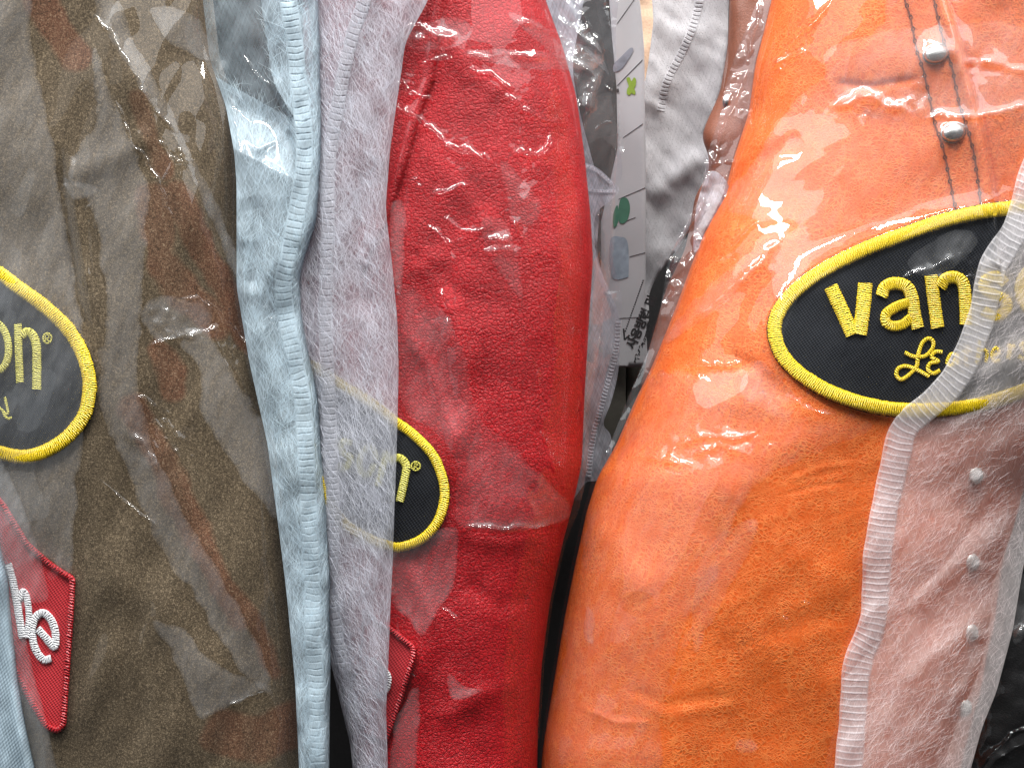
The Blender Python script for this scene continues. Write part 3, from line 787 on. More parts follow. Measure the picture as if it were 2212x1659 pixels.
SEAM_B = [(800, -60), (785, 10), (764, 70), (743, 156), (729, 236), (717, 296), (708, 382), (708, 487), (705, 577), (703, 687), (709, 826), (714, 965), (720, 1104), (716, 1255), (726, 1360), (736, 1440)]
RB = edge([(945, -80), (926, 0), (890, 65), (875, 94), (867, 156), (854, 243), (842, 330), (833, 449), (841, 522), (847, 570), (858, 687), (861, 792), (859, 896), (856, 1000), (852, 1104), (848, 1221), (843, 1325), (839, 1430), (834, 1534), (838, 1659), (840, 1800)])
LBo = edge([(665, -80), (668, 300), (655, 480), (625, 600), (640, 740), (668, 870), (680, 1000), (690, 1150), (694, 1300), (700, 1340), (714, 1430), (735, 1517), (756, 1603), (762, 1659), (768, 1800)])
def H_B(u, v):
    l, r = LBo(v), RB(v)
    q = np.clip((u - l) / (r - l), 0, 1)
    h0 = np.maximum(_tr(u, v) + 22, -95 + 60 * q)
    h = h0 + fbm(u, v, 150, 71, 3, .6, 1.6) * 9
    d, _, _ = dist_poly(u, v, SEAM_B)
    h = h + 10 * np.exp(-(d / 30) ** 2) - 46 * np.exp(-np.clip(u - l, 0, None) / 12)
    h = h + crease(u, v, [(800, 330), (770, 520), (790, 700)], -10, 26)
    return np.maximum(h, np.where(u > l + 30, H_red(np.maximum(u, Lr(v)), v) + 9, -500))
cB = root('garment_cover', 'sheer white felt garment cover lying over the left side of the red jacket', 'garment cover', 'white felt garment covers')
U, V, t = strip_grid(LBo, RB, -70, 1760, 2.4)
felt('panel', U, V, H_B, LBo, RB, M['cover_white'], M['fib_white'], cB, 9500, (100, 112, 124, 85, 66, 40, 140))
seam(SEAM_B, 30, H_B, M['rib_white'], cB, 13.5, 2.0, 1.8)

# cover over the orange jacket with its ribbed tape
TAPE_L = edge([(2290, -80), (2240, 280), (2205, 355), (2186, 420), (2170, 478), (2115, 561), (2091, 676), (2059, 763), (2028, 815), (1986, 853), (1941, 888), (1917, 926), (1899, 1010), (1882, 1082), (1865, 1186), (1858, 1325), (1846, 1368), (1830, 1395), (1818, 1447), (1812, 1534), (1802, 1659), (1795, 1800)])
RC = edge([(2420, -80), (2400, 800), (2260, 1050), (2215, 1200), (2205, 1256), (2188, 1360), (2153, 1492), (2122, 1569), (2097, 1659), (2060, 1800)])
def H_C(u, v):
    h = H_orange_s(u, v) + 16 + fbm(u, v, 170, 81, 3, .7, 1.5, .7) * 9
    h = h + crease(u, v, [(1960, 1330), (2060, 1230), (2200, 1130)], 9, 24) + crease(u, v, [(1920, 1300), (2050, 1180), (2200, 1060)], -6, 20)
    h = h + crease(u, v, [(2000, 1640), (2060, 1520), (2150, 1380)], 10, 14) + crease(u, v, [(1940, 1480), (2050, 1400), (2170, 1290)], 6, 22)
    h = h - 60 * np.exp(-np.clip(RC(v) - u, 0, None) / 14)
    h = np.maximum(h, np.where(u < RC(v) - 12, H_orange(np.minimum(u, Ro(v) - 2), v) + 7, -999))
    for a, b in ((2106, 1026), (2098, 1214), (2096, 1366), (2082, 1528)):
        h = np.maximum(h, float(_to(A([a], float), A([b], float))[0]) + 20 - 1.2 * np.clip(np.hypot(u - a, v - b) - 12, 0, 80))
    return h
def H_orange_s(u, v):
    return _to(u, v) + 8 * np.exp(-(((u - 2110) / 330) ** 2 + ((v - 680) / 230) ** 2))
cC = root('garment_cover', 'sheer pinkish felt garment cover with ribbed white tape over the orange jacket', 'garment cover', 'white felt garment covers')
U, V, t = strip_grid(lambda v: TAPE_L(v) + 8, RC, -70, 1760, 2.6)
felt('panel', U, V, H_C, lambda v: TAPE_L(v) + 8, RC, M['cover_sheer'], M['fib_bright'], cC, 12000, (45, 52, 60, 35, 75, 110, 20), width=.42, length=(14, 44))
vv = np.arange(300, 1760, 12.0)
tp = np.stack([TAPE_L(vv), vv], 1)
tt = np.gradient(tp, axis=0); tt /= np.linalg.norm(tt, axis=1)[:, None]
tp = tp + np.stack([tt[:, 1], -tt[:, 0]], 1) * 31
seam(tp.tolist(), 60, lambda u, v: np.maximum(H_C(u, v), H_orange(u, v) + 27 * np.exp(-(((u - 2080) / 210) ** 2 + ((v - 680) / 320) ** 2) ** 2) + 4), M['tape'], cC, 14.2, 2, .7, 'ribbed_tape', ridge=True, flatten=.5)

# embossed cover at the far left
RG = edge([(-190, -80), (-130, 600), (-40, 950), (-14, 1100), (6, 1190), (17, 1250), (28, 1360), (38, 1464), (55, 1568), (76, 1659), (95, 1800)])
cG = root('garment_cover', 'pale blue embossed felt cover in the bottom left corner beside the red patch', 'garment cover', 'white felt garment covers')
U, V, t = strip_grid(lambda v: RG(v) - 230, RG, -70, 1760, 3.0)
sheet('panel', U, V, H_brown(np.maximum(U, Lb(V) + 10), V) * 0 + 34 - (RG(V) - U) * .15 - 40 * np.exp(-(RG(V) - U) / 8) + fbm(U, V, 120, 91, 3, .6, 2) * 16, M['cover_waffle'], cG, solid=2)

# ------------------------------------------------------------------ clear bags
def bag_surface(U, V, under, gap, seed, facets, ridges, crumples, smooth=26):
    H = blur(under, smooth)
    f = 0
    for (sp, am, rot, st, sd) in facets: f = f + rand_facets(U, V, sp, am, seed + sd, rot, st)
    H = H + gap + f
    for (p, a, w) in ridges:
        pj = catmull(p, 14.)
        pj = pj + np.stack([fbm(pj[:, 0], pj[:, 1], 26, seed, 2), fbm(pj[:, 1], pj[:, 0], 26, seed + 3, 2)], 1) * 5
        g = .35 + 1.3 * np.clip(vnoise(U / 22., V / 22., seed + 9) + .5, 0, 1)
        H = H + crease(U, V, pj, a, w, True, True) * g
    for (cu, cv, ru, rv, rot, am, sp) in crumples:
        c, s = math.cos(rot), math.sin(rot)
        x, y = (U - cu) * c + (V - cv) * s, -(U - cu) * s + (V - cv) * c
        w = np.exp(-((x / ru) ** 2 + (y / rv) ** 2))
        sel = w > .02
        if not sel.any(): continue
        q = np.zeros(U.shape)
        uu, vv_ = U[sel], V[sel]
        q[sel] = rand_facets(uu, vv_, sp, am, int(cu * 3 + cv), rot, 2.2) + rand_facets(uu, vv_, sp * .5, am * .45, int(cu * 5 + cv), rot + .4, 1.6)
        H = H + q * w
    return H

def make_bag(label, L, R, v0, v1, under_f, gap, seed, facets, ridges, crumples, sheen_folds, group='clear plastic garment bags', mat='film', step=2.1, fade=55, fmul=1):
    r = root('clear_bag', label, 'plastic bag', group)
    U, V, t = strip_grid(L, R, v0, v1, step)
    und = under_f(U, V)
    H = bag_surface(U, V, und, gap, seed, facets, ridges, crumples)
    H = np.maximum(H, und + 3)
    sheet('film', U, V, H, M[mat], r)
    vv0, st = V[0, 0], V[1, 0] - V[0, 0]
    lo, hi = L, R
    n = U.shape[1]
    def Hs(u, v, lift):
        fi = np.clip((v - vv0) / st, 0, U.shape[0] - 1.001)
        fj = np.clip((u - lo(v)) / (hi(v) - lo(v)), 0, 1) * (n - 1.001)
        i, j = fi.astype(int), fj.astype(int); a, b = fi - i, fj - j
        return (H[i, j] * (1 - b) + H[i, j + 1] * b) * (1 - a) + (H[i + 1, j] * (1 - b) + H[i + 1, j + 1] * b) * a + lift
    for k, (poly, key, wob) in enumerate(sheen_folds):  # mostly reflection veils laid on as hazy sheets, one real milky pleat
        poly_sheet('fold', poly, lambda u, v: Hs(u, v, 3.0 + 1.2 * (k % 4)), M[key], r, 7, wobble=wob, smooth_edge=True, seed=seed + k, fade=fade)  # fold: hazy sheet for a reflection veil, bar the one real pleat
    return r

def UF1(u, v):
    h = H_brown(np.minimum(u, Rb(v) - 1), v) + 20 * np.exp(-(((u - 20) / 190) ** 2 + ((v - 790) / 220) ** 2) ** 2)
    h = h + 17 * np.exp(-((u - 70) / 90) ** 6 - ((v - 1330) / 270) ** 6)
    return np.maximum(h, np.where(u > Rb(v) - 10, H_A(np.minimum(u, RA(v)), v) + 10, -400))
make_bag('clear plastic bag over the brown suede jacket', lambda v: 0 * v - 110, lambda v: np.minimum(RA(v) - 14, Rb(v) + 120), -60, 1740, UF1, 3, 101,
         [(170, 3.6, .42, 2.6, 1), (70, 1.2, .35, 2.6, 2)],
         [([(200, 30), (243, 83), (294, 163), (334, 236), (379, 282)], 7, 3), ([(240, 198), (278, 282), (313, 348), (344, 400), (382, 504)], 7, 3), ([(348, 400), (382, 341)], 6, 3),
          ([(343, 300), (358, 330), (375, 348), (403, 351)], 7, 3), ([(393, 645), (435, 649), (504, 715), (570, 774)], 8, 3.2), ([(330, 750), (390, 728), (449, 710)], 9, 3.2),
          ([(420, 612), (470, 680), (530, 745), (600, 800)], 6, 3), ([(292, 857), (318, 868), (341, 882)], 7, 3), ([(289, 934), (323, 983), (344, 1021)], 8, 3), ([(348, 906), (366, 930), (382, 951)], 9, 3),
          ([(376, 970), (386, 996)], 8, 3), ([(202, 1030), (260, 1075), (350, 1140)], 6, 2.6), ([(435, 1548), (500, 1520), (577, 1489)], 5, 4), ([(602, 1186), (620, 1330), (627, 1482), (623, 1659)], 4, 4),
          ([(460, 720), (500, 800), (560, 900), (600, 990)], 5, 4), ([(520, 110), (545, 150), (580, 180), (600, 205)], 8, 3), ([(590, 180), (605, 215), (630, 250)], 7, 3),
          ([(448, -40), (470, 50), (490, 100)], 7, 5), ([(536, 620), (545, 670), (556, 715)], 7, 4), ([(560, 400), (548, 540), (540, 620)], 3, 5)],
         [(370, 690, 55, 40, .3, 8, 16), (360, 935, 40, 70, -.5, 6, 15), (300, 960, 22, 60, -.5, 5, 14), (385, 350, 36, 30, .6, 6, 14), (160, 400, 26, 70, -.1, 6, 16), (570, 160, 40, 26, .5, 2.5, 14), (580, 690, 24, 40, 0, 6, 14), (460, 720, 60, 30, .6, 5, 16)],
         [([(-80, -30), (52, -30), (66, 75), (85, 170), (105, 270), (118, 330), (128, 400), (150, 540), (165, 640), (188, 760), (180, 900), (170, 1000), (165, 1130), (152, 1235), (100, 1205), (-80, 1120)], 'sheen_grey', 5),
          ([(195, 110), (206, 200), (203, 265), (172, 325), (152, 378), (180, 410), (203, 480), (214, 560), (228, 640), (224, 735), (212, 765), (214, 850), (237, 925), (268, 1005), (312, 1110), (352, 1200), (420, 1290), (470, 1370), (545, 1470), (590, 1500), (560, 1400), (480, 1250), (420, 1150), (368, 1050), (335, 980), (318, 900), (303, 850), (300, 760), (308, 650), (318, 500), (322, 410), (295, 330), (238, 200), (214, 120)], 'sheen_grey', 6),
          ([(190, -30), (240, -30), (290, 90), (345, 190), (400, 310), (450, 400), (500, 520), (530, 640), (505, 600), (470, 500), (425, 400), (372, 290), (300, 185), (240, 85)], 'sheen_grey', 5),
          ([(390, 745), (425, 790), (440, 900), (500, 1000), (560, 1080), (608, 1120), (596, 960), (560, 890), (510, 820), (450, 720), (415, 712)], 'sheen_grey', 5),
          ([(325, 1340), (395, 1358), (480, 1440), (577, 1482), (500, 1520), (435, 1548), (395, 1465), (360, 1400)], 'sheen_grey', 6),
          ([(330, 20), (420, 35), (470, 130), (400, 118), (350, 70)], 'sheen_grey', 5),
          ([(-40, 985), (10, 1010), (40, 1070), (72, 1150), (92, 1225), (104, 1285), (92, 1300), (50, 1320), (70, 1440), (100, 1560), (118, 1640), (130, 1740), (-40, 1740)], 'sheen_fold_bright', 2),
          ([(140, 385), (210, 408), (180, 430), (150, 420)], 'sheen_grey', 4), ([(330, 640), (440, 655), (450, 710), (340, 740), (310, 690)], 'sheen_grey', 6)], fade=20)

def UF2(u, v):
    r = Rr(v)
    h = H_red(np.minimum(u, r - 3), v) - np.clip(u - r + 3, 0, None) * 1.6
    h = h + 20 * np.exp(-(((u - 850) / 130) ** 2 + ((v - 1060) / 160) ** 2) ** 2) + 16 * np.exp(-((u - 840) / 65) ** 4 - ((v - 1460) / 150) ** 4)
    return np.maximum(h, np.where(u < RB(v) + 2, H_B(np.minimum(u, RB(v)), v) + 4, -900))
make_bag('clear wrinkled plastic bag over the red leather jacket', lambda v: RB(v) - 26, lambda v: np.minimum(Rr(v) + np.interp(v, [0, 400, 900, 1100, 1170, 1700], [130, 60, 10, 16, 6, 4]), Lo(v) - 12), -60, 1740, UF2, 3, 211,
         [(130, 6, -.5, 2.2, 1), (56, 2.0, .5, 2.6, 2)],
         [([(878, 52), (905, 60), (930, 78), (985, 84)], 19.5, 5.0), ([(895, 90), (950, 86), (985, 92)], 18.0, 5.0), ([(905, 132), (950, 130), (975, 118)], 16.5, 4.2), ([(990, 115), (1040, 122), (1120, 118), (1200, 130), (1280, 150)], 13.5, 5.0),
          ([(852, 170), (880, 195), (905, 210), (935, 224)], 19.5, 5.0), ([(855, 210), (870, 240), (910, 265), (945, 300), (985, 330), (1050, 345)], 21.0, 5.5), ([(890, 385), (900, 395), (913, 405)], 15.0, 4.2), ([(935, 425), (970, 412), (1005, 398)], 15.0, 4.2),
          ([(1100, 40), (1160, 60), (1260, 110), (1330, 180)], 15.0, 6.2), ([(1010, 150), (1060, 165), (1110, 200)], 12.0, 5.0), ([(1090, 200), (1150, 250), (1220, 265)], 12.0, 5.0), ([(1110, 335), (1150, 335), (1185, 325), (1190, 290)], 18.0, 5.0),
          ([(1040, 545), (1080, 540), (1110, 545)], 16.5, 5.0), ([(1060, 520), (1100, 520)], 15.0, 5.0), ([(955, 620), (965, 690), (975, 760)], 12.0, 5.0), ([(925, 480), (960, 520), (985, 580)], 9.0, 5.0),
          ([(1100, 470), (1125, 500), (1150, 560)], 9.0, 5.0), ([(1000, 1140), (1100, 1140), (1210, 1135), (1245, 1110)], 9.0, 5.0), ([(945, 1310), (975, 1330), (985, 1390)], 10.5, 5.0), ([(885, 1440), (905, 1490), (900, 1600)], 7.5, 5.0),
          ([(1130, 700), (1160, 820), (1180, 960), (1230, 1080)], 7.5, 6.2), ([(1230, 560), (1250, 700), (1252, 860), (1240, 1040)], 7.5, 6.2), ([(960, 470), (1010, 500), (1050, 490)], 9.0, 5.0)],
         [(930, 75, 60, 26, .1, 10, 16), (1010, 330, 60, 30, .5, 8, 16), (1090, 110, 120, 40, .1, 6, 20), (1160, 315, 40, 40, 0, 8, 16), (1085, 530, 45, 26, .1, 9, 14), (965, 660, 22, 60, 0, 7, 14), (890, 200, 40, 30, .5, 8, 14), (960, 500, 60, 60, .4, 5, 16), (1200, 110, 60, 70, .4, 8, 20), (1260, 420, 30, 120, 0, 7, 20), (1130, 420, 40, 60, 0, 5, 18), (975, 1420, 40, 60, .2, 5, 16), (1150, 1090, 60, 40, 0, 5, 20)],
         [([(858, 620), (960, 680), (1000, 760), (1035, 900), (1130, 985), (1235, 1100), (1180, 1138), (1000, 1140), (985, 1000), (940, 935), (868, 870)], 'sheen_thin', 5),
          ([(1085, 350), (1165, 430), (1150, 482), (1105, 470)], 'fold', 4), 
          ([(945, 1145), (985, 1145), (980, 1250), (915, 1370), (880, 1330), (848, 1300), (850, 1190)], 'fold', 5), ([(970, 1456), (1005, 1482), (1042, 1488), (1000, 1512), (975, 1508)], 'sheen_fold_bright', 3),
          ([(905, 1490), (890, 1700), (848, 1700), (852, 1560)], 'fold', 4), ([(845, 450), (875, 440), (872, 520), (866, 640), (850, 600)], 'fold', 3), ([(1000, 110), (1120, 108), (1230, 125), (1290, 150), (1200, 150), (1080, 140)], 'fold', 4),
          ([(1040, 480), (1080, 470), (1110, 520), (1130, 640), (1090, 600), (1060, 560)], 'fold', 5), ([(1100, 30), (1200, 70), (1300, 130), (1250, 150), (1160, 90)], 'fold', 4), ([(870, 60), (1000, 40), (1010, 90), (900, 110)], 'fold', 4)])

STUDS3 = ((2023, 117), (2061, 287))
def plateau(u, v, outline, soft=9.):
    P = catmull(outline, 30., True); ins = np.zeros(u.shape, bool)
    for a, b in zip(P, np.roll(P, -1, 0)):
        ins ^= ((a[1] > v) != (b[1] > v)) & (u < (b[0] - a[0]) * (v - a[1]) / (b[1] - a[1] + 1e-12) + a[0])
    d, _, _ = dist_poly(u, v, np.vstack([P, P[:1]]))
    return np.clip(np.where(ins, d, -d) / soft + 1, 0, 1)
def UF3(u, v):
    h = H_orange(np.maximum(u, Lo(v) + 2), v) - np.clip(Lo(v) + 2 - u, 0, None) * 1.5
    h = h + 19 * plateau(u, v, OVAL3)
    for a, b in STUDS3: h = h + 20 * np.exp(-(((u - a) / 37) ** 2 + ((v - b) / 30) ** 2) ** 2)
    return np.maximum(h, np.where(u > TAPE_L(v) - 4, np.maximum(H_C(u, v), H_orange_s(u, v)) - 200, -900))
make_bag('clear plastic bag over the orange leather jacket', lambda v: Lo(v) - np.interp(v, [0, 300, 600, 900, 1100, 1700], [70, 60, 40, 16, 8, 6]), lambda v: np.minimum(TAPE_L(v) + 3, 2290), -60, 1740, UF3, 3, 307,
         [(200, 7, -.7, 2.2, 1), (66, 2.2, -.5, 2.6, 2)],
         [([(1660, 160), (1680, 140), (1700, 130), (1745, 112)], 9, 3.6), ([(1795, 235), (1850, 215), (1920, 198)], 14, 5), ([(1850, 200), (1900, 215), (1945, 240)], 11, 4), ([(1920, 220), (1960, 240), (1970, 250)], 9, 3.6), ([(1970, 190), (1995, 175), (1995, 160)], 9, 3.6),
          ([(2060, 118), (2110, 135), (2190, 148), (2240, 160)], 9, 4), ([(2000, 250), (2080, 252), (2150, 245), (2230, 225)], 11, 4), ([(1800, 0), (1700, 110), (1640, 200), (1600, 330)], 11, 5), ([(1430, 740), (1560, 640), (1690, 520)], 11, 5),
          ([(1410, 815), (1460, 810), (1500, 790), (1560, 795), (1600, 785)], 7, 4), ([(1460, 975), (1500, 950), (1560, 945), (1600, 945), (1640, 930)], 11, 4), ([(1490, 985), (1540, 965), (1600, 975), (1615, 985)], 11, 4), ([(1350, 985), (1400, 985), (1450, 1000), (1500, 1005)], 8, 4),
          ([(1950, 600), (2000, 580), (2060, 560)], 9, 4), ([(2090, 560), (2100, 640), (2080, 720)], 8, 4), ([(1500, 1340), (1480, 1420), (1440, 1540)], 4, 6), ([(1690, 1330), (1705, 1340)], 8, 3), ([(1735, 1302), (1755, 1312)], 8, 3),
          ([(1250, 1240), (1270, 1380), (1230, 1560)], 4, 6), ([(1700, 860), (1740, 880), (1800, 900)], 7, 4), ([(1500, 600), (1560, 560), (1640, 470)], 11, 5), ([(1480, 570), (1440, 720), (1370, 880), (1300, 1010)], 11, 5)],
         [(1890, 218, 80, 26, -.15, 9, 16), (2130, 140, 80, 30, .2, 7, 18), (1675, 145, 30, 40, -.6, 7, 16), (1540, 960, 100, 30, -.1, 8, 15), (1460, 990, 70, 20, .1, 6, 14), (1985, 195, 30, 40, 0, 7, 14), (2010, 590, 60, 30, -.3, 6, 16), (2080, 600, 30, 80, .1, 6, 15), (1600, 260, 40, 130, .5, 7, 20), (1720, 870, 60, 30, .4, 5, 16), (1480, 800, 90, 22, -.1, 5, 16), (1500, 470, 40, 90, .6, 7, 20)],
         [([(1640, 330), (1700, 240), (1800, 150), (1900, 60), (1950, -40), (2260, -40), (2230, 330), (2150, 425), (1950, 470), (1780, 550), (1680, 640), (1664, 560), (1720, 480), (1610, 470), (1575, 430)], 'fold', 7),
          ([(1418, 800), (1500, 812), (1560, 800), (1640, 780), (1700, 860), (1800, 890), (1880, 930), (1700, 1000), (1600, 1090), (1540, 1250), (1480, 1350), (1440, 1480), (1400, 1700), (1186, 1700), (1222, 1380), (1276, 1110), (1315, 1010), (1378, 880)], 'sheen_thin', 8),
          ([(1436, 742), (1490, 660), (1600, 560), (1690, 480), (1700, 520), (1620, 600), (1520, 690)], 'fold', 5), ([(1520, 1200), (1640, 1120), (1560, 1300), (1500, 1400)], 'fold', 5),
          ([(1265, 1310), (1285, 1340), (1280, 1390), (1262, 1370)], 'sheen_fold_bright', 3), ([(1210, 1590), (1235, 1600), (1230, 1640), (1205, 1650)], 'fold', 3), ([(1590, 1600), (1625, 1595), (1640, 1615), (1600, 1625)], 'fold', 3),
          ([(1960, 560), (2060, 500), (2110, 520), (2060, 580), (2000, 600)], 'fold', 4), ([(1800, 100), (2200, 60), (2240, 240), (2080, 250), (1850, 250)], 'fold', 6), ([(1640, 780), (1720, 860), (1690, 900), (1600, 850)], 'fold', 4)])

# ------------------------------------------------------------------ what shows in the gap, and the dark ends
def flat(h, seed=0, amp=10, sc=120): return lambda u, v: h + fbm(u, v, sc, seed, 3) * amp
# printed pouch
pouch = root('printed_pouch', 'white plastic pouch printed with ruled lines and green leaves in the gap', 'pouch')
Hp = lambda u, v: -400 - v * .24 - (1395 - u) * .25 + fbm(u, v, 240, 7, 2, .5, 2.) * 12
poly_sheet('pouch_front', [(1372, -60), (1383, 20), (1390, 104), (1392, 208), (1394, 348), (1395, 487), (1394, 652), (1398, 756), (1402, 793), (1300, 793), (1298, 480), (1334, 320), (1332, 190), (1324, 104), (1316, 0), (1312, -60)], Hp, M['paper'], pouch, 8, solid=6, smooth_edge=False)
bg = Bag()
for p in ([(1333, 52), (1370, 0)], [(1333, 186), (1388, 130)], [(1346, 298), (1389, 268)], [(1336, 431), (1394, 406)], [(1340, 483), (1373, 470)], [(1360, 555), (1394, 546)], [(1337, 688), (1388, 685)], [(1305, 300), (1336, 290)]):
    bg.add(*ribbon(catmull(p, 3), 1.3, Hp, 1.0, .3, 3)); bg.build('ruled_line', M['ink'], pouch); bg = Bag()
a, b = np.array([1390, 605.]), np.array([1350, 718.])
for k in range(24):
    q = a + (b - a) * k / 24
    bg.add(*ribbon(A([q, q + (b - a) / 24 * .28, q + (b - a) / 24 * .55]), 3, Hp, 1.0, .3, 3))
for p in ([(1347, 710), (1349, 734)], [(1349, 734), (1360, 724)]): bg.add(*ribbon(catmull(p, 3), 4, Hp, 1.2, .3, 3))
bg.build('dotted_arrow', M['ink'], pouch)
def blob(name, pts, mat): poly_sheet(name, pts, lambda u, v: Hp(u, v) + 1.4, mat, pouch, 4)
blob('clover_print', [(1353, 170), (1360, 168), (1364, 176), (1369, 168), (1374, 172), (1373, 186), (1370, 192), (1373, 200), (1370, 206), (1364, 202), (1360, 207), (1354, 203), (1355, 192), (1358, 187)], M['green'])
blob('leaf_print', [(1340, 432), (1350, 427), (1358, 434), (1361, 452), (1356, 474), (1345, 484), (1337, 478), (1335, 458)], M['teal'])
blob('leaf_print', [(1327, 455), (1334, 444), (1336, 470), (1333, 486), (1326, 492), (1324, 474)], M['teal'])
blob('blue_print', [(1318, 520), (1340, 512), (1356, 525), (1358, 590), (1352, 600), (1322, 598)], M['bluep'])
blob('slate_print', [(1326, 140), (1340, 125), (1362, 104), (1368, 110), (1356, 132), (1342, 150), (1326, 156)], M['slate'])
blob('dot_print', [(1332, 194), (1336, 192), (1337, 199), (1333, 202)], M['ink'])
def text_on(txt, u, v, size, ang, parent, name):
    cu = bpy.data.curves.new(name, 'FONT'); cu.body = txt; cu.size = size; cu.offset = size * .045; cu.resolution_u = 3
    o = bpy.data.objects.new(name, cu); COL.objects.link(o)
    bpy.context.view_layer.update()
    me = bpy.data.meshes.new_from_object(o.evaluated_get(bpy.context.evaluated_depsgraph_get()))
    bpy.data.objects.remove(o)
    n = len(me.vertices); co = np.zeros(n * 3, np.float32); me.vertices.foreach_get('co', co); co = co.reshape(-1, 3)
    c, s = math.cos(ang), math.sin(ang)
    x, y = co[:, 0], co[:, 1]
    uu, vv_ = u + x * c - y * s * -1 * -1, v - (x * s + y * c)
    uu = u + (x * c - y * s)
    me.vertices.foreach_set('co', world(uu, vv_, Hp(uu, vv_) + 1.6).astype(np.float32).ravel())
    me.materials.clear(); me.materials.append(M['ink'])
    me.name = name
    o = bpy.data.objects.new(name, me); COL.objects.link(o); o.parent = parent
text_on('사용방법 및', 1369, 755, 25, math.radians(66), pouch, 'heading_print')
bg = Bag(); r = random.Random(9)
for k in range(11):
    cu, cv = 1371 + k * 3.1, 778 - k * 7.4
    for j in range(4):
        x0, y0 = cu + r.uniform(-3, 3), cv + r.uniform(-3, 3); an = r.choice((-1.1, .5, 1.0))
        bg.add(*ribbon(A([(x0, y0), (x0 + 2 * math.cos(an), y0 + 2 * math.sin(an)), (x0 + 5 * math.cos(an), y0 + 5 * math.sin(an))]), 1.6, Hp, 1.2, .3, 3))
bg.build('small_print', M['ink'], pouch)

# grey cover, tan and rust jackets behind
cE = root('garment_cover', 'pale felt garment cover in the gap left of the rust jacket', 'garment cover', 'white felt garment covers')
HE = lambda u, v: -510 - v * .22 + (u - 1400) * .12 + fbm(u, v, 110, 17, 3, .7, 1.4, -.6) * 11 + crease(u, v, [(1400, 440), (1450, 390), (1520, 330)], 14, 26) + crease(u, v, [(1400, 260), (1450, 150), (1500, 40)], 9, 30)
poly_sheet('panel', [(1425, -60), (1590, -60), (1575, 0), (1571, 104), (1556, 202), (1524, 278), (1522, 303), (1540, 345), (1532, 385), (1508, 430), (1500, 470), (1470, 530), (1446, 562), (1418, 600), (1402, 640), (1398, 700), (1350, 700), (1350, 300), (1392, 180), (1410, 60)], HE, M['cover_grey'], cE, 6, solid=2)
seam([(1520, -40), (1500, 50), (1475, 110), (1440, 180), (1428, 240)], 18, HE, M['cover_grey'], cE, 9, 1.5, 3)
jk_tan = root('cloth_jacket', 'tan cloth jacket glimpsed at the top of the gap', 'jacket')
poly_sheet('body', [(1370, -70), (1480, -70), (1470, 60), (1440, 200), (1420, 420), (1370, 420)], flat(-620, 3, 14), M['tan'], jk_tan, 8, solid=30)
jk_rust = root('leather_jacket', 'rust brown leather jacket with one small stud between the gap and the orange jacket', 'jacket', 'leather jackets hanging in a row')
Lru = edge([(1582, -80), (1576, 0), (1572, 104), (1555, 202), (1520, 278), (1516, 303), (1533, 340), (1530, 380), (1502, 420), (1495, 465), (1480, 540), (1440, 620), (1400, 760), (1370, 900)])
_Rru = edge([(1800, -80), (1770, 300), (1700, 600), (1500, 900)])
_tru = tube_height(Lru, _Rru, -230, 90, 2.4)
H_rust = lambda u, v: _tru(u, v) + fbm(u, v, 150, 33, 3) * 8
make_sleeve('sleeve', Lru, _Rru, H_rust, -70, 900, M['rust'], jk_rust, step=4)
stud(1572, 220, 10, 14, lambda u, v: H_rust(u, v) , jk_rust)
cF = root('garment_cover', 'narrow white felt cover with rope-like seam low in the gap', 'garment cover', 'white felt garment covers')
HF = lambda u, v: -400 + (u - 1300) * .2 + fbm(u, v, 90, 19, 3, .6, 1.6) * 10
poly_sheet('panel', [(1200, 330), (1232, 345), (1285, 360), (1326, 395), (1338, 412), (1316, 436), (1285, 470), (1290, 560), (1322, 640), (1338, 694), (1337, 790), (1322, 862), (1304, 914), (1318, 938), (1322, 975), (1300, 1030), (1270, 1040), (1200, 1040)], HF, M['cover_white'], cF, 6)
seam([(1336, 690), (1330, 760), (1312, 830), (1295, 890), (1283, 935), (1275, 985), (1271, 1030)], 13, lambda u, v: HF(u, v) + 4, M['rib_white'], cF, 7.5, 2, 5, 'rope_seam')
seam([(1225, 352), (1282, 366), (1322, 398)], 7, lambda u, v: HF(u, v) + 3, M['rib_white'], cF, 7.5, 2, 3, 'hem')
seam([(1225, 398), (1280, 412), (1330, 414)], 6, lambda u, v: HF(u, v) + 3, M['rib_white'], cF, 7.5, 2, 3, 'hem')
cH = root('garment_cover', 'pale grey felt cover behind the crumpled film at the top of the gap', 'garment cover', 'white felt garment covers')
HH = lambda u, v: -470 + fbm(u, v, 90, 29, 3, .6, 1.8) * 30
poly_sheet('panel', [(1150, -70), (1262, -70), (1258, 20), (1248, 70), (1238, 150), (1252, 240), (1275, 330), (1296, 420), (1290, 540), (1300, 640), (1150, 640)], HH, M['cover_white'], cH, 8)
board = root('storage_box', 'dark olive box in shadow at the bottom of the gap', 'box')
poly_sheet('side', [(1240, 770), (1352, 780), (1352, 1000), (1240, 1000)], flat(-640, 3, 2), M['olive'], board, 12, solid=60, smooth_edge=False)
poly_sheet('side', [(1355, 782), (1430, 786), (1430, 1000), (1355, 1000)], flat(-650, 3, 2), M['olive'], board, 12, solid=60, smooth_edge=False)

cI = root('garment_cover', 'small pale felt cover corner under the rust jacket beside the orange sleeve', 'garment cover', 'white felt garment covers')
poly_sheet('panel', [(1534, 372), (1566, 388), (1575, 420), (1548, 470), (1515, 530), (1498, 540), (1506, 440)], flat(-200, 15, 12, 40), M['cover_white'], cI, 5)
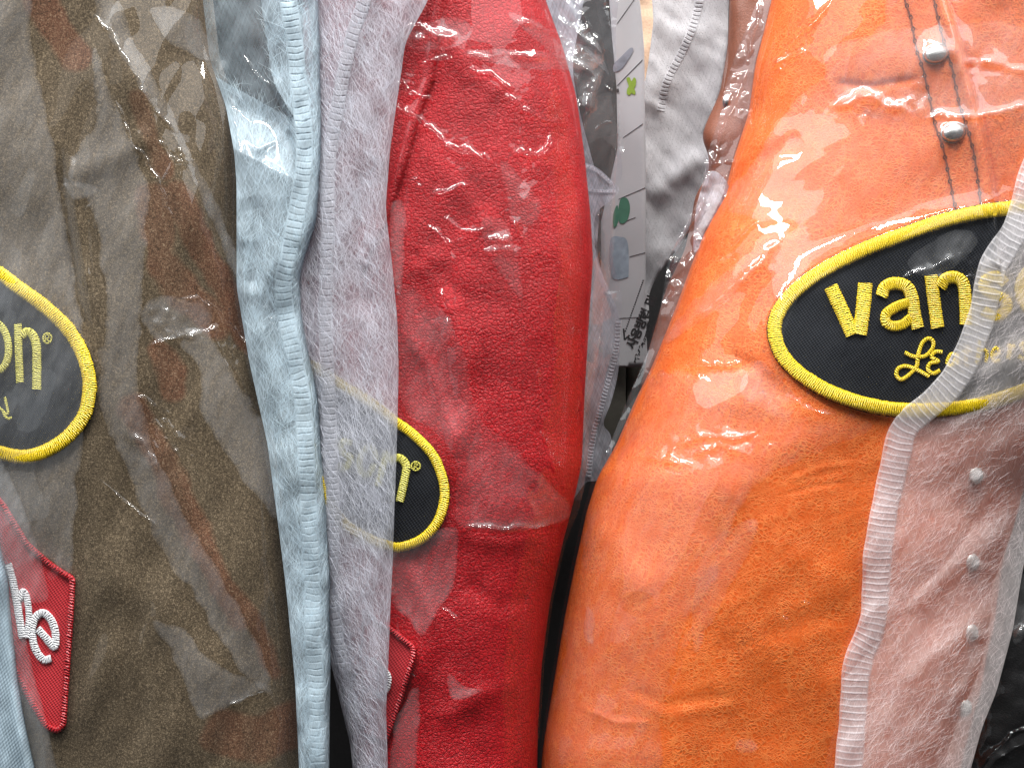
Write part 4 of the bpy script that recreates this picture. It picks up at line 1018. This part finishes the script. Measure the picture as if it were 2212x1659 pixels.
# loose crumpled film in the gap
def UF4(u, v): return -300 + 40 * np.exp(-((u - 1250) / 60) ** 2) + 0 * v
L4 = lambda v: Rr(v) - 30
R4 = edge([(1345, -80), (1330, 60), (1330, 170), (1318, 210), (1338, 300), (1346, 380), (1320, 430), (1322, 560), (1345, 640), (1338, 720), (1310, 800), (1290, 920), (1262, 1060), (1240, 1120)])
make_bag('loose crumpled plastic film hanging in the gap behind the red jacket', L4, lambda v: np.maximum(R4(v), L4(v) + 40), -60, 1080, UF4, 4, 401,
         [(70, 13, .15, 3.0, 1), (30, 2.5, -.3, 2.4, 2)],
         [([(1200, 40), (1250, 75), (1300, 110), (1306, 122)], 16, 5), ([(1306, 122), (1290, 175), (1268, 240), (1262, 300)], 13, 5), ([(1240, 0), (1262, 40), (1290, 100), (1306, 125)], 12, 4), ([(1225, 130), (1270, 150), (1330, 210)], 12, 4), ([(1270, 310), (1300, 270), (1330, 262)], 10, 5),
          ([(1280, 320), (1296, 420), (1300, 520), (1316, 620)], 9, 5), ([(1240, 660), (1262, 800), (1250, 960)], 7, 5), ([(1330, 195), (1340, 280), (1346, 380)], 10, 4)],
         [(1235, 60, 50, 60, .5, 12, 18), (1290, 150, 40, 60, .2, 10, 18), (1250, 200, 40, 70, 0, 9, 18), (1320, 30, 20, 50, 0, 9, 16), (1300, 480, 30, 80, 0, 6, 20)],
         [([(1210, 20), (1306, 120), (1290, 200), (1268, 240), (1225, 140)], 'fold', 4), ([(1262, 240), (1330, 200), (1346, 330), (1300, 300), (1265, 310)], 'fold', 4), ([(1262, 560), (1290, 560), (1300, 700), (1270, 900), (1250, 1000), (1245, 800)], 'fold', 4)], mat='film_loose')
# film rumpled along the left edge of the orange jacket
def UF5(u, v): return -60 + 0 * u - np.abs(u - Lo(v)) * .6 - 40
make_bag('narrow rumpled strip of plastic film along the edge of the orange jacket', lambda v: Lo(v) - np.interp(v, [0, 200, 350, 420, 560, 700, 1000], [30, 60, 60, 40, 55, 25, 12]), lambda v: Lo(v) + 6, -60, 1010, UF5, 6, 433,
         [(44, 8, .3, 3.4, 1), (22, 2, .3, 2.2, 2)],
         [([(1640, 0), (1610, 150), (1560, 300), (1520, 400)], 12, 5), ([(1540, 360), (1580, 350), (1600, 352)], 10, 4), ([(1530, 370), (1510, 450), (1440, 560), (1400, 700)], 12, 4)],
         [(1560, 370, 50, 50, .5, 10, 16), (1600, 180, 30, 100, .3, 10, 16), (1470, 560, 30, 80, .4, 10, 16)],
         [([(1530, 372), (1566, 390), (1545, 460), (1500, 520), (1508, 440)], 'fold', 3)], mat='film_loose')

# dark jacket in the bottom right corner
jk_blk = root('leather_jacket', 'black leather jacket in dark film in the bottom right corner', 'jacket', 'leather jackets hanging in a row')
Lk = edge([(2090, 1000), (2060, 1400), (2010, 1800)]); Rk = edge([(2700, 1000), (2700, 1800)])
_tk = tube_height(Lk, Rk, -60, 150, 2.3)
H_blk = lambda u, v: _tk(u, v) + fbm(u, v, 120, 51, 3) * 10
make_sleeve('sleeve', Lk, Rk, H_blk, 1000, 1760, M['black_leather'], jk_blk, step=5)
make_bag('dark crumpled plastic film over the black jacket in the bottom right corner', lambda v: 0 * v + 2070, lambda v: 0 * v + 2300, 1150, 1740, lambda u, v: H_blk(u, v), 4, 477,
         [(90, 10, .7, 2.4, 1), (30, 3, .6, 2.2, 2)],
         [([(2115, 1659), (2160, 1610), (2230, 1560)], 12, 9), ([(2190, 1380), (2215, 1340), (2230, 1300)], 10, 7), ([(2150, 1640), (2190, 1615), (2230, 1600)], 6, 4)],
         [(2180, 1600, 60, 40, -.6, 6, 18)], [([(2110, 1680), (2150, 1625), (2230, 1570), (2230, 1590), (2160, 1640)], 'fold', 4), ([(2195, 1270), (2230, 1240), (2230, 1340), (2190, 1385)], 'fold', 4)])
# dark sheet added to blacken the gap behind the brown jacket, then the backdrop
gap_back = root('dark_backing', 'added dark sheet in the gap between the brown suede and the bluish cover', 'jacket')
poly_sheet('body', [(380, -70), (660, -70), (660, 320), (530, 320), (380, 300)], flat(-230, 5, 8), M['dark'], gap_back, 10, solid=40)
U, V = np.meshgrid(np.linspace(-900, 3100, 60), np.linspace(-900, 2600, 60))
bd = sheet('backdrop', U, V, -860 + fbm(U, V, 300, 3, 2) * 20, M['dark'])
tag(bd, 'dark backdrop sheet behind the rack for the deep dark gap', 'backdrop', kind='structure')

# ------------------------------------------------------------------ light, world, camera
def area(name, loc, target, sx, sy, power, col=(1, 1, 1)):
    l = bpy.data.lights.new(name, 'AREA'); l.shape = 'RECTANGLE'; l.size = sx; l.size_y = sy; l.energy = power; l.color = col
    o = bpy.data.objects.new(name, l); COL.objects.link(o); o.location = loc
    o.rotation_euler = (Vector(target) - Vector(loc)).to_track_quat('-Z', 'Y').to_euler()
    return o
area('ceiling_panel', (-.1, -.70, 1.5), (0, 0, 0), 4.4, 1.7, 42, (.97, .99, 1.0))
area('ceiling_tube', (.35, -.30, 1.0), (.1, 0, 0), 1.3, .08, 24, (1.0, .97, .92))
area('ceiling_tube', (-.5, -.36, .85), (0, 0, 0), .9, .06, 11, (1.0, .99, .97))
area('side_fill', (-1.6, -1.0, .5), (-.1, 0, 0), 1.6, 1.8, 3, (.86, .94, 1.0))  # unseen cool fill light added at the left
w = bpy.data.worlds.new('World'); SC.world = w; w.use_nodes = True
nt = w.node_tree; nt.nodes.clear(); n = N(nt)
z = n('SeparateXYZ', {0: n('TexCoord').outputs['Generated']}).outputs[2]
c = n.ramp(n.mapr(z, -.6, .9), [(0., (.02, .019, .019)), (.4, (.04, .04, .043)), (.6, (.10, .103, .11)), (.8, (.45, .46, .48)), (1., (.75, .77, .8))])
bgd = n('Background', {'Color': c, 'Strength': .9}); o = nt.nodes.new('ShaderNodeOutputWorld')
nt.links.new(bgd.outputs[0], o.inputs[0])

cam = bpy.data.cameras.new('Camera'); co = bpy.data.objects.new('Camera', cam); COL.objects.link(co)
co.location = (0, -DIST * S, 0); co.rotation_euler = (math.pi / 2, 0, 0)
cam.sensor_fit = 'HORIZONTAL'; cam.sensor_width = 36; cam.lens = 36 * DIST / 2212.0
cam.clip_start = .01; cam.clip_end = 50
SC.camera = co
SC.view_settings.view_transform = 'Standard'; SC.view_settings.look = 'None'
SC.view_settings.exposure = 0.15; SC.view_settings.gamma = 1; SC.view_settings.use_curve_mapping = False
SC.cycles.transparent_max_bounces = 24
SC.cycles.max_bounces = 8
SC.cycles.use_denoising = True
